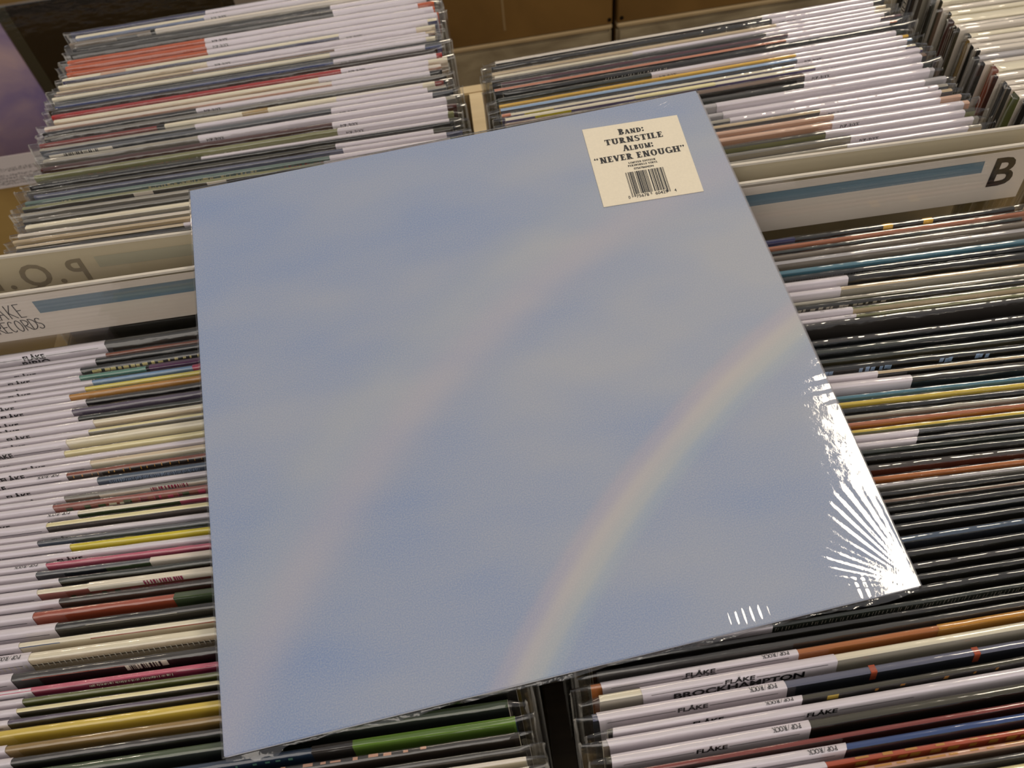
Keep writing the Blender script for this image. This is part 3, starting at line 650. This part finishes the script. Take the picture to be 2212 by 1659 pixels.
def patch(parent, name, col, x0, x1, t, z0=-0.016, over=True, k=0.00012):
    """a stretch of differently printed card along the upper edge and face"""
    prof = ([(k * .5, -0.0004), (0, k), (-t, k)] if over else []) + [(-t - k, -0.0006), (-t - k, z0)]
    n = len(prof); vs = [(x, y, z) for x in (x0, x1) for y, z in prof]; fs = [(i, i + 1, n + i + 1, n + i) for i in range(n - 1)]
    return pydata(name, vs, fs, col if not isinstance(col, str) else card(col), parent)
def specks(parent, name, col, x0, x1, t, n, rr, z=(-0.0012, -0.0035), top=False, w=(0.0006, 0.0022), k=0.00024):
    q = Quads()
    for i in range(n):
        x = x0 + (x1 - x0) * (i + rr.uniform(0.1, 0.6)) / n; ww = rr.uniform(*w); a = rr.uniform(0, .4)
        if top:
            y0 = -t * (0.2 + 0.2 * rr.random()); y1 = -t * (0.65 + 0.2 * rr.random()); q.quad((x, y1, k), (x + ww, y1, k), (x + ww, y0, k), (x, y0, k))
        else:
            za = z[0] + (z[1] - z[0]) * a * 0.6; zb = z[1] - (z[1] - z[0]) * rr.uniform(0, .3); q.quad((x, -t - k, zb), (x + ww, -t - k, zb), (x + ww + 0.0003, -t - k, za), (x + 0.0003, -t - k, za))
    return q.build(name, col if not isinstance(col, str) else card(col), parent)
WHITE = mat('print_white', lin((224, 216, 200), 1.15), 0.5)
YTXT = mat('print_yellow', lin((226, 210, 150), 1.1), 0.5)
def extras(key, j, t, rr):
    """printing that the photograph shows on single records"""
    P, S = patch, specks
    if key == 'sea-green and plum': P(j, 'printed_panel', 'plum', -0.037, 0.16, t); P(j, 'printed_panel', 'black', -0.039, -0.037, t)
    elif key == 'sky-blue and pink': P(j, 'printed_panel', 'rose', -0.006, 0.15, t)
    elif key == 'cream and green': P(j, 'printed_panel', 'pink', -0.003, 0.15, t, -0.02, False)
    elif key == 'navy to green': P(j, 'printed_panel', 'lgreen', -0.040, -0.017, t, -0.02, False); P(j, 'printed_panel', 'white', -0.017, 0.15, t)
    elif key == 'rust red': P(j, 'printed_panel', 'lgreen', -0.006, 0.15, t)
    elif key == 'blue and grass-green': P(j, 'printed_panel', 'grass', 0.085, 0.1566, t); P(j, 'printed_panel', 'char', 0.067, 0.085, t); S(j, 'spine_print', 'seagreen', -0.02, 0.06, t, 14, rr)
    elif key == 'black pink-lettered': S(j, 'spine_print', 'pinktan', -0.05, 0.12, t, 22, rr, top=True, w=(.002, .005))
    elif key == 'black orange-tabbed':
        P(j, 'printed_panel', 'navy', -0.05, 0.02, t)
        for x in (0.075, 0.100): P(j, 'printed_tab', 'sun', x, x + 0.006, t, -0.004)
    elif key == 'slate-blue red-tabbed':
        for x in (-0.034, 0.012): P(j, 'printed_tab', 'tile', x, x + 0.0028, t, -0.006)
    elif key == 'brick red and cream': P(j, 'printed_panel', 'black', -0.066, -0.060, t); P(j, 'printed_panel', 'cream', -0.060, 0.15, t); P(j, 'printed_panel', 'sun', -0.0, 0.02, t, -0.008)
    elif key == 'violet and cream':
        P(j, 'printed_panel', 'lime', -0.140, -0.118, t, -0.01, False); P(j, 'printed_panel', 'salmon', -0.1566, -0.15, t, -0.001); S(j, 'spine_print', 'cream', -0.05, 0.1, t, 3, rr, w=(.008, .02))
    elif key == 'violet and lime': P(j, 'printed_panel', 'lime', -0.135, -0.108, t, -0.01, False); P(j, 'printed_panel', 'pyel', -0.06, 0.0, t, -0.001)
    elif key == 'brown white-tabbed':
        for x in (-0.077, -0.024): P(j, 'printed_tab', 'white', x, x + 0.014, t, -0.0055, False)
    elif key == 'orange to gold': P(j, 'printed_panel', 'gold', 0.0, 0.1566, t)
    elif key == 'teal yellow-lettered':
        S(j, 'spine_print', YTXT, -0.068, -0.02, t, 22, rr, (-0.001, -0.0045)); S(j, 'spine_print', YTXT, -0.017, 0.012, t, 8, rr, (-0.001, -0.003)); S(j, 'spine_print', 'red', 0.03, 0.06, t, 10, rr); S(j, 'spine_print', YTXT, -0.132, -0.125, t, 3, rr)
    elif key == 'light olive': S(j, 'spine_print', 'gold', -0.12, -0.04, t, 34, rr, (-0.0035, -0.0055)); S(j, 'spine_print', WHITE, -0.04, 0.005, t, 8, rr, (-0.0035, -0.005))
    elif key == 'black cream-lettered': S(j, 'spine_print', YTXT, -0.074, -0.03, t, 11, rr, (-0.0008, -0.004), w=(.002, .0045)); S(j, 'spine_print', YTXT, -0.028, 0.0, t, 6, rr, (-0.0008, -0.003))
    elif key == 'black blue-lettered':
        for x in (-0.028, 0.0, 0.022, 0.032, 0.065, 0.085): S(j, 'spine_print', 'ltblue', x, x + 0.008, t, 3, rr, (-0.0004, -0.0045), w=(.0016, .0024))
    elif key == 'black gold-printed': S(j, 'spine_print', 'gold', -0.045, 0.05, t, 7, rr); P(j, 'printed_tab', 'gold2', -0.061, -0.056, t, -0.004, False)
    elif key == 'black pink-striped': P(j, 'printed_stripe', 'pink', -0.1566, 0.1566, t, -0.0003, True, 0.0001); S(j, 'spine_print', WHITE, -0.04, 0.0, t, 46, rr, (-0.0012, -0.0032), w=(.0002, .0007))
    elif key == 'black cream-lined': P(j, 'printed_stripe', 'cream', -0.045, 0.0, t, -0.0009, False)
    elif key == 'black flame-striped':
        P(j, 'printed_stripe', 'tile', -0.075, -0.02, t, -0.0012, False); P(j, 'printed_panel', WHITE, -0.026, -0.006, t, -0.0048, False); q = Quads(); bars(q, -0.024, -0.009, -t - 0.0003, -0.0046, -0.0008, rr); q.build('barcode', INK, j)
    elif key == 'cream orange-lined': P(j, 'printed_stripe', 'blue', -0.08, -0.055, t, -0.0012, False); P(j, 'printed_stripe', 'tile', -0.04, 0.15, t, -0.0014, False)
    elif key == 'wide stitched cream':
        q = Quads(); q.quad((-0.15, -t - .0002, -0.0052), (0.15, -t - .0002, -0.0052), (0.15, -t - .0002, -0.0047), (-0.15, -t - .0002, -0.0047)); q.build('seam_line', INK, j)
        q = Quads()
        for i in range(110):
            x = -0.15 + i * 0.0027; q.quad((x, -t - .0004, -0.0066), (x + .0006, -t - .0004, -0.0066), (x + .0006, -t - .0004, -0.0034), (x, -t - .0004, -0.0034))
        q.build('stitching', WHITE, j)['kind'] = 'stuff'
    elif key == 'red-brown ornate': S(j, 'spine_print', 'gold', -0.07, 0.01, t, 18, rr, (-0.0004, -0.003), w=(.0003, .0008))
    elif key == 'steel navy': S(j, 'spine_print', 'ltblue', -0.05, 0.0, t, 60, rr, (-0.001, -0.004), w=(.0002, .0004))
    elif key in ('grey pink-barcoded', 'cream barcoded floral'):
        P(j, 'printed_panel', WHITE, -0.048, 0.15, t, -0.0035, key.startswith('cream')); q = Quads(); bars(q, -0.020, 0.0, -t - 0.0003, -0.0032, -0.0003, rr); q.build('barcode', card('mag'), j)
        S(j, 'spine_print', 'pink', -0.03, 0.0, t, 4, rr, (-0.0042, -0.0075), w=(.003, .006)); S(j, 'spine_print', 'lgreen', -0.06, -0.03, t, 4, rr, (-0.0042, -0.0075), w=(.002, .006))
    elif key == 'rosy floral':
        S(j, 'spine_print', 'lgreen', -0.07, 0.0, t, 7, rr, (-0.001, -0.006), w=(.002, .006)); S(j, 'spine_print', 'cream', -0.045, -0.03, t, 2, rr, (-0.002, -0.005), w=(.004, .006)); S(j, 'spine_print', 'rose', -0.03, 0.01, t, 5, rr, (-0.001, -0.005), w=(.002, .005))
    elif key in ('navy barcoded', 'dark barcoded'):
        P(j, 'barcode_sticker', WHITE, -0.153 if key[0] == 'n' else -0.146, -0.105 if key[0] == 'n' else -0.112, t, -0.0065 if key[0] == 'n' else -0.0042, False)
        q = Quads(); bars(q, -0.142, -0.116, -t - 0.0003, -0.0036, -0.0006, rr); q.build('barcode', INK, j)
    elif key == 'charcoal pink-lettered': S(j, 'spine_print', 'pinktan', -0.05, 0.08, t, 60, rr, (-0.0035, -0.006), w=(.0004, .0012))
    elif key == 'grey-brown blotched': P(j, 'printed_panel', 'black', -0.116, -0.098, t, -0.004, False); P(j, 'printed_panel', 'black', -0.086, -0.082, t); P(j, 'printed_panel', 'white', -0.082, 0.15, t, -0.006)
    elif key == 'cream and navy': P(j, 'printed_stripe', 'peach', -0.125, -0.104, t, -0.0005)
    elif key == 'black dot-lettered': S(j, 'spine_print', WHITE, -0.08, -0.03, t, 20, rr, (-0.0012, -0.0026), w=(.0003, .0005))
    elif key == 'salmon-lined black': pass
    elif key in ('olive cream mottled', 'cream mottled'): S(j, 'spine_print', 'dkolive', 0.01, 0.12, t, 30, rr, top=True, w=(.001, .004))
    elif key == 'orange-red mottled': S(j, 'spine_print', 'gold', -0.06, 0.05, t, 14, rr, (-0.0006, -0.004), w=(.003, .006)); S(j, 'spine_print', 'gold', -0.06, 0.05, t, 10, rr, top=True, w=(.003, .006))
    elif key == 'black frosted': S(j, 'spine_print', 'ltgrey', -0.03, 0.05, t, 20, rr, (-0.0008, -0.003), w=(.001, .003))
    elif key == 'ribbed black': S(j, 'spine_print', 'dkgrey', -0.05, 0.06, t, 70, rr, (-0.0008, -0.005), w=(.0003, .0006))
    elif key == 'ribbed grey-green': S(j, 'spine_print', 'ltgrey', -0.10, 0.10, t, 120, rr, (-0.0008, -0.004), w=(.0002, .0005))
    elif key == 'brown-pink mottled': S(j, 'spine_print', 'gold', -0.06, 0.03, t, 12, rr, top=True, w=(.003, .008))

# paper labels: x of the exposed end is given per record; width and print depend on the bin
BINS = {   # phrase, x centre, lean away, group, label side
 'BL': ('of the far left bin', -0.164, 8.0, 'records in the far left bin'),
 'FL': ('of the near left bin', -0.177, 16.0, 'records in the near left bin'),
 'FR': ('of the near right bin', 0.172, 16.0, 'records in the near right bin'),
 'BR': ('of the far right bin', 0.186, 8.0, 'records in the far right bin')}
NUMS = {'bright orange': '41749', 'orange': '41750', 'crinkled black': '41407', 'vivid red': '32333', 'maroon brown': '32536', 'cream-topped blue': '43157'}
ENDS = [card('cream'), card('cream'), card('white'), None]
for key, rows in ROWS.items():
    phrase, xc, lean, group = BINS[key]; rr = random.Random(key)
    for i, (desc, ct, cf, y, yaw, t, cp, tx) in enumerate(rows):
        dx = rr.uniform(-0.004, 0.004) + (-0.004 + 0.008 * i / len(rows) if key == 'BL' else 0)
        dz = -abs(rr.gauss(0, 0.0009)); lab = cp is not None; SHORT = {'BL': 'far left bin', 'FL': 'near left bin', 'FR': 'near right bin', 'BR': 'far right bin'}
        o = empty('vinyl_record', (xc + dx, y + dx * math.tan(math.radians(yaw)), -0.032 + dz))
        ln = lean + 0.0
        o.rotation_euler = (Matrix.Rotation(math.radians(yaw), 3, 'Z') @ Matrix.Rotation(math.radians(-ln), 3, 'X')).to_euler()
        tag(o, '%s record%s, %s from the back, %s' % (desc, ', white paper label' if lab and 'cap' not in desc and 'label' not in desc else '', ordinal(i + 1), SHORT[key]), 'record', group)
        en = rr.choice(ENDS)
        j = jacket(o, t, card(ct), card(cf), en or card(cf), rr=rr)
        extras(desc, j, t, rr)
        sleeve(o, t, rr, (0.1648 if key in ('BR', 'FR') else 0.1638) + rr.uniform(-0.001, 0.0025), CRUMPLED if desc in CRUMPLES else None)
        if not lab: continue
        a, b = cp
        if key in ('BL', 'BR'):
            x0 = a - dx; x1 = rr.choice((0.1565, 0.1555, 0.150, 0.1535, 0.144)) - abs(dx)
        elif key == 'FL':
            x1 = (b - dx) if b < 0.02 else 0.05 + rr.uniform(-.01, .01); x0 = max(x1 - 0.0885, -0.155)
            if b > 0.02: x0 = -0.14
        else:
            x1 = min(b - dx, 0.155); x0 = max(a - dx, -0.1545)
        c = cap(o, t, x0, x1, rr); yf = -t - 0.00046
        def put(me, x, z, flip=False, back=False, nm='printed_text'):
            to = bpy.data.objects.new(nm, me); COLL.objects.link(to); to.parent = c
            to.location = (x, yf, z); to.rotation_euler = (math.pi / 2, 0, 0)
            return to
        if tx.startswith('pop'):
            off = rr.uniform(-0.0004, 0.0004)
            put(pop_mesh(NUMS.get(desc, '')), x0 + 0.0125, -0.0038 + (0.0004 if tx == 'popn' else -0.0006) + off)
        elif tx.startswith('fl'):
            half = min(0.044, (x1 - x0) / 2)
            lx = (x0 + x1) / 2 if b < 0.02 or key == 'FR' else -0.09
            if key == 'FL' and b > 0.02: lx = {'long white-capped': -0.088, 'lilac-capped': -0.085, 'plain white-capped': -0.065, 'slim lilac-capped': -0.062}.get(desc, -0.09)
            if tx == 'flr': lx = -0.062
            if key == 'FR' and i < 30: lx = x0 + 0.02
            nm = {'flb': 'BIBIO', 'flu': 'BLUR', 'flh': 'BROCKHAMPTON'}.get(tx, '')
            put(logo_mesh(nm, half), lx, (0.0 if nm else -0.0008 - rr.uniform(0.0, 0.0016)), nm='printed_logo')
            if tx in ('flp', 'flu', 'flr') or (key == 'FR' and i > 30 and rr.random() < .4):    # the other flap's print, read from the far side
                m2 = pop_mesh('')
                to = bpy.data.objects.new('printed_text', m2); COLL.objects.link(to); to.parent = c
                to.rotation_euler = (0, 0, math.pi); to.location = (x1 - 0.010, -0.30 * t + 0.0009 - 0.0009, 0.00065); to.scale = (0.9, min(0.9, t / 0.0030), 1)

# neighbouring bin at the right edge: spine ends towards us, coloured darker to stand in for the gap's shade
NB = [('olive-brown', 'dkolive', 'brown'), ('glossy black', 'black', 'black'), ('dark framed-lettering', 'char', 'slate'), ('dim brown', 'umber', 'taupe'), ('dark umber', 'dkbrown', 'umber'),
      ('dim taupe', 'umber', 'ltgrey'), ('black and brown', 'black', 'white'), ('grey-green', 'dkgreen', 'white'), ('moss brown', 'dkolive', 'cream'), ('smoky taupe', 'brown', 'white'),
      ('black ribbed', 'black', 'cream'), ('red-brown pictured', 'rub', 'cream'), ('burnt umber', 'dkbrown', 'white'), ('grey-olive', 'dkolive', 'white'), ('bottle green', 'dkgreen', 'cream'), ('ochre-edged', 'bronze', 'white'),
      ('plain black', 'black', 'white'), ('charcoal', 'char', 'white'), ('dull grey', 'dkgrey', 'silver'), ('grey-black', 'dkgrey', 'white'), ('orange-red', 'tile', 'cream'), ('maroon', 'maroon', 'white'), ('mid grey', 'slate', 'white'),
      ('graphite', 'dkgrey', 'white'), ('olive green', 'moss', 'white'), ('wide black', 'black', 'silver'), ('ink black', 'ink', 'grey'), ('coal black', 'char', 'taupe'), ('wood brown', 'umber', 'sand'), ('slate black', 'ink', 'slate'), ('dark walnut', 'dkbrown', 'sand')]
rr = random.Random(77); y = 0.356
for i, (desc, ce, ct) in enumerate(NB):
    wide = desc in ('red-brown pictured', 'orange-red', 'olive green', 'dark framed-lettering', 'wide black')
    t = 0.0088 if wide else 0.0046
    o = empty('vinyl_record', (0.3775 + 0.157 + rr.uniform(-0.0015, 0.006), y, -0.032 + rr.uniform(-0.002, 0.002)))
    o.rotation_euler = (Matrix.Rotation(math.radians(-1.5), 3, 'Z') @ Matrix.Rotation(math.radians(-3), 3, 'X')).to_euler()
    tag(o, '%s spined record, %s from the back of the side bin at far right' % (desc, ordinal(i + 1)), 'record', 'records in the side bin')
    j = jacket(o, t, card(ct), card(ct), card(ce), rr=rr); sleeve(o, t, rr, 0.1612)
    if desc == 'dark framed-lettering':
        q = Quads(); x = -0.1572
        for z0, z1 in ((-0.006, -0.0066), (-0.040, -0.0406)): q.quad((x, -t * .15, z0), (x, -t * .85, z0), (x, -t * .85, z1), (x, -t * .15, z1))
        for ya in (-t * .15, -t * .80): q.quad((x, ya, -0.006), (x, ya - t * .05, -0.006), (x, ya - t * .05, -0.0406), (x, ya, -0.0406))
        q.build('spine_frame', WHITE, j)
        s = text_mesh('spine_letters', 'oasis', 0.0085, WHITE, j, 0.0001, 0, 'CENTER', 1.25)
        s.matrix_local = Matrix(((0, 0, -1, x - 0.0002), (0, 1, 0, -t * 0.5 - 0.0022), (-1, 0, 0, -0.023), (0, 0, 0, 1))) @ Matrix.Rotation(0, 4, 'Z')
    y -= t + (0.0026 if wide else 0.0021)

# ------------------------------------------------------------------ the album lying on top
AR = Matrix(((0.99695, -0.07394, 0.024989), (0.076937, 0.984863, -0.155325), (-0.013126, 0.156773, 0.987547)))
alb = tag(empty('record_album', (0, 0, 0)), 'pale sky-blue shrink-wrapped album with cream sticker, lying across the records', 'record')
alb.matrix_world = AR.to_4x4()
TH = 0.0042; HA = 0.1575
def album_cover():
    m = bpy.data.materials.new('pale_blue_print'); m.use_nodes = True; nt = m.node_tree; p = nt.nodes['Principled BSDF']; N = nt.nodes.new; L = nt.links.new
    p.inputs['Roughness'].default_value = 0.6; p.inputs['Specular IOR Level'].default_value = 0.2
    tc = N('ShaderNodeTexCoord')
    def noise(scale, detail, stretch=(1, 1, 1), rot=0):
        mp = N('ShaderNodeMapping'); mp.inputs['Scale'].default_value = stretch; mp.inputs['Rotation'].default_value = (0, 0, rot)
        nz = N('ShaderNodeTexNoise'); nz.inputs['Scale'].default_value = scale; nz.inputs['Detail'].default_value = detail
        L(tc.outputs['Object'], mp.inputs[0]); L(mp.outputs[0], nz.inputs['Vector']); return nz.outputs[0]
    def math_(op, a, b=None, clamp=False):
        n = N('ShaderNodeMath'); n.operation = op; n.use_clamp = clamp
        for k, v in enumerate((a, b)):
            if v is None: continue
            if isinstance(v, (int, float)): n.inputs[k].default_value = v
            else: L(v, n.inputs[k])
        return n.outputs[0]
    def mix(f, a, b):
        n = N('ShaderNodeMix'); n.data_type = 'RGBA'
        for k, v in ((0, f), (6, a), (7, b)):
            if isinstance(v, tuple): n.inputs[k].default_value = v
            elif isinstance(v, (int, float)): n.inputs[k].default_value = v
            else: L(v, n.inputs[k])
        return n.outputs[2]
    sx = N('ShaderNodeSeparateXYZ'); L(tc.outputs['Object'], sx.inputs[0])
    cloud = noise(9, 2, (1, 2.2, 1), -0.7)
    grad = math_('ADD', math_('MULTIPLY', sx.outputs[0], 1.3), math_('MULTIPLY', math_('SUBTRACT', 0.0, math_('ABSOLUTE', sx.outputs[1])), 1.2))  # print gradient with the film's glow painted in, lighter to the right
    f = math_('ADD', math_('ADD', math_('MULTIPLY', math_('SUBTRACT', cloud, 0.5), 1.5), 0.60), grad, True)
    col = mix(f, BLUE_A, BLUE_B)
    def arc(p1, p2, p3, width, stops):
        (ax, ay), (bx, by), (cx, cy) = p1, p2, p3
        d = 2 * (ax * (by - cy) + bx * (cy - ay) + cx * (ay - by))
        ux = ((ax * ax + ay * ay) * (by - cy) + (bx * bx + by * by) * (cy - ay) + (cx * cx + cy * cy) * (ay - by)) / d
        uy = ((ax * ax + ay * ay) * (cx - bx) + (bx * bx + by * by) * (ax - cx) + (cx * cx + cy * cy) * (bx - ax)) / d
        R = math.hypot(ax - ux, ay - uy)
        cb = N('ShaderNodeCombineXYZ'); L(sx.outputs[0], cb.inputs[0]); L(sx.outputs[1], cb.inputs[1])
        vm = N('ShaderNodeVectorMath'); vm.operation = 'DISTANCE'; vm.inputs[1].default_value = (ux, uy, 0); L(cb.outputs[0], vm.inputs[0])
        t = math_('ADD', math_('MULTIPLY', math_('SUBTRACT', R, vm.outputs['Value']), 1 / width), 0.5, True)
        cr = N('ShaderNodeValToRGB'); cr.color_ramp.interpolation = 'EASE'; e = cr.color_ramp.elements
        while len(e) < len(stops): e.new(0.5)
        for k, (pos, c, a) in enumerate(stops): e[k].position = pos; e[k].color = c[:3] + (a,)
        L(t, cr.inputs[0]); return cr.outputs[0], cr.outputs[1], (ux, uy, R)
    bow = [(0.0, lin((190, 172, 176)), 0.0), (0.2, lin((206, 184, 188), 1.0), 0.30), (0.42, lin((214, 202, 188), 1.0), 0.55), (0.62, lin((206, 206, 188), 1.0), 0.45), (0.8, lin((180, 198, 196), 1.0), 0.22), (1.0, lin((150, 170, 190)), 0.0)]
    c1, a1, g = arc((-0.0212, -0.1515), (0.0323, -0.0976), (0.1479, -0.0197), 0.032, bow if True else bow)
    str1 = math_('MULTIPLY', a1, math_('ADD', math_('MULTIPLY', noise(14, 1), 0.5), 0.68), True)
    bow2 = [(0.0, lin((150, 170, 176)), 0.0), (0.35, lin((196, 196, 188), 1.0), 0.2), (0.6, lin((204, 190, 190), 1.0), 0.30), (1.0, lin((150, 158, 180)), 0.0)]
    c2, a2, g = arc((-0.105, -0.0601), (-0.0615, -0.0152), (0.0270, 0.0499), 0.075, bow2)
    col = mix(a2, col, c2); col = mix(str1, col, c1)
    fine = noise(1500, 3); col = mix(math_('MULTIPLY', math_('SUBTRACT', fine, 0.38), 1.1, True), col, lin((196, 196, 196), 1.1))
    L(col, p.inputs['Base Color'])
    return m
BLUE_A = lin((130, 153, 196), 1.0); BLUE_B = lin((173, 178, 190), 1.0)
COVER = album_cover(); BOARD = mat('album_board', lin((196, 194, 200), 1.1), 0.5, 0.05, 200)
bevel_box('jacket', -HA, HA, -HA, HA, -0.0016, 0.0, 0.0004, COVER, alb)
bevel_box('jacket_back', -HA, HA + 0.0008, -HA, HA, -TH, -0.0019, 0.0005, BOARD, alb)
q = Quads(); q.box(-HA + 0.001, HA - 0.0008, -HA + 0.001, HA - 0.001, -0.0020, -0.0015); q.build('jacket_gap_shade', mat('painted_gap_shade', lin((60, 60, 66)), 0.6), alb)  # dark filler that paints the shade between the two jacket boards
# cream sticker
st = empty('sticker', (0.1085, 0.1122, 0.0)); st.parent = alb; st.rotation_euler = (0, 0, math.radians(-3.1)); st['label'] = 'cream printed sticker with barcode'
STK = mat('cream_sticker', lin((236, 226, 204), 1.1), 0.6, 0.06, 700)
bevel_box('sticker_paper', -0.0296, 0.0296, -0.0301, 0.0301, 0.0001, 0.00042, 0.00012, STK, st)
ZT = 0.00052; q = Quads()
slab_text(q, 'BAND:', -0.0008, 0.0213, 0.0046, 0.0158, small=0.78)
slab_text(q, 'TURNSTILE', -0.0006, 0.0147, 0.0044, 0.0358)
slab_text(q, 'ALBUM:', 0.0004, 0.0083, 0.0046, 0.0186, small=0.78)
slab_text(q, '<NEVER ENOUGH>', 0.0, 0.0016, 0.0045, 0.0555)
slab_text(q, 'LIMITED EDITION', 0.0, -0.0018, 0.0013, 0.0164)
slab_text(q, 'PERIWINKLE VINYL', 0.0, -0.0040, 0.0013, 0.0180)
q.v = [(x, y_, ZT) for x, y_, z in q.v]; q.build('bold_lettering', mat('sticker_print', lin((44, 42, 38)), 0.6), st)
o = text_mesh('small_digits', '075678604294', 0.0020, INK, st, 0.00005, 0, 'CENTER', 1.0); o.location = (0.0, -0.0066, ZT)
LC = {'0': '3211', '1': '2221', '2': '2122', '3': '1411', '4': '1132', '5': '1231', '6': '1114', '7': '1312', '8': '1213', '9': '3112'}
q = Quads(); mod = 0.0228 / 95; x = -0.0118
def bc(widths, black, y0):
    global x
    for w in widths:
        w = int(w) * mod
        if black: q.rect(x, y0, x + w, -0.0080, ZT)
        x += w; black = not black
bc('111', True, -0.0265); bc(LC['0'], False, -0.0265)
for d in '75678': bc(LC[d], False, -0.0246)
bc('11111', False, -0.0265)
for d in '60429': bc(LC[d], True, -0.0246)
bc(LC['4'], True, -0.0265); bc('111', True, -0.0265)
q.build('barcode', INK, st)
for body, bx in (('0', -0.0135), ('75678', -0.0056), ('60429', 0.0056), ('4', 0.0138)):
    o = text_mesh('barcode_digits', body, 0.0030, INK, st, 0.00004, 0, 'CENTER', 1.0 if len(body) > 1 else 0.8); o.location = (bx, -0.0272, ZT)
# shrink film: a finely modelled sheet, drawn into creases that fan out of two corners, folded down the sides
def shrink():
    n = 420; e = HA + 0.0006; vs = []; rr = random.Random(3)
    ph = [rr.uniform(0, 6.28) for _ in range(8)]
    def h(x, y):
        z = 0.00075
        for (cx, cy, R, amp, k) in ((HA, -HA, 0.058, 0.00036, 30), (HA, HA, 0.034, 0.00030, 24), (-HA, -HA, 0.030, 0.00010, 18)):
            dx, dy = cx - x, cy - y; r = math.hypot(dx, dy)
            if r < R:
                a = math.atan2(dy, dx); w = math.sin(math.pi * min(1, r / R)) * (1 - r / R) ** 0.3
                z += amp * w * (0.6 + 0.4 * math.sin(9 * a + ph[3] + 40 * r)) * (0.5 + 0.5 * math.sin(k * a * 2 + ph[0] + 0.9 * math.sin(7 * a + ph[1]) + 0.4 * math.sin(17 * a))) * (r / R) ** 0.5
        if y < -HA + 0.011 and 0.06 < x < 0.135: z += 0.00016 * math.sin(math.pi * (y + HA) / 0.011) * math.sin(1500 * x + 4 * math.sin(90 * x)) * max(0, math.sin(95 * x + 0.6))
        d = HA - x
        if d < 0.05: z += 0.0009 * (d / 0.05 - 1) ** 2 * 0 - 0.00018 * (1 - d / 0.05) ** 2
        if d < 0.016: z += 0.00005 * (1 - d / 0.016) * math.sin(700 * y + 3 * math.sin(160 * y + ph[2]))
        return z
    g = [-e + 2 * e * i / n for i in range(n + 1)]
    for yy in g:
        for xx in g: vs.append((xx, yy, h(xx, yy)))
    m_ = n + 1; fs = [(j * m_ + i, j * m_ + i + 1, (j + 1) * m_ + i + 1, (j + 1) * m_ + i) for j in range(n) for i in range(n)]
    ring = [j for j in range(n)] + [j * m_ + n for j in range(n)] + [n * m_ + n - j for j in range(n)] + [(n - j) * m_ for j in range(n)]
    b = len(vs)
    for k in ring: x_, y_, z_ = vs[k]; vs.append((x_ * 1.0008, y_ * 1.0008, -TH))
    for k in range(len(ring)):
        k2 = (k + 1) % len(ring); fs.append((ring[k], b + k, b + k2, ring[k2]))
    return pydata('shrink_wrap', vs, fs, SHRINK, alb, smooth=True)
shrink()
# loose seam of the film along the near edge
rr = random.Random(9); vs = []; n = 160
for i in range(n + 1):
    x = -HA + 2 * HA * i / n; u = i / n
    r = 0.0006 + 0.0010 * max(0, math.sin(9 * u * 3.14 + 1.0)) ** 2 + 0.0005 * abs(math.sin(41 * u))
    if 0.03 < u < 0.085: r += 0.004 * math.sin((u - 0.03) / 0.055 * math.pi) * (0.7 + 0.3 * math.sin(200 * u))
    if u > 0.9: r += 0.0012 * math.sin((u - 0.9) / 0.1 * math.pi)
    vs += [(x, -HA - 0.0005, -0.0022), (x, -HA - 0.0005 - r * 0.6, -0.0026 + 0.0006 * math.sin(130 * u)), (x, -HA - 0.0005 - r, -0.0030 + 0.0008 * math.sin(90 * u + 1))]
FRILL = film('frilled_seam', 0.16, 1.9, 0.8, 120, (1, 1, 1), (0.80, 0.80, 0.79, 1))
pydata('shrink_seam', vs, [(3 * i + k, 3 * i + k + 1, 3 * i + k + 4, 3 * i + k + 3) for i in range(n) for k in (0, 1)], FRILL, alb, smooth=True)
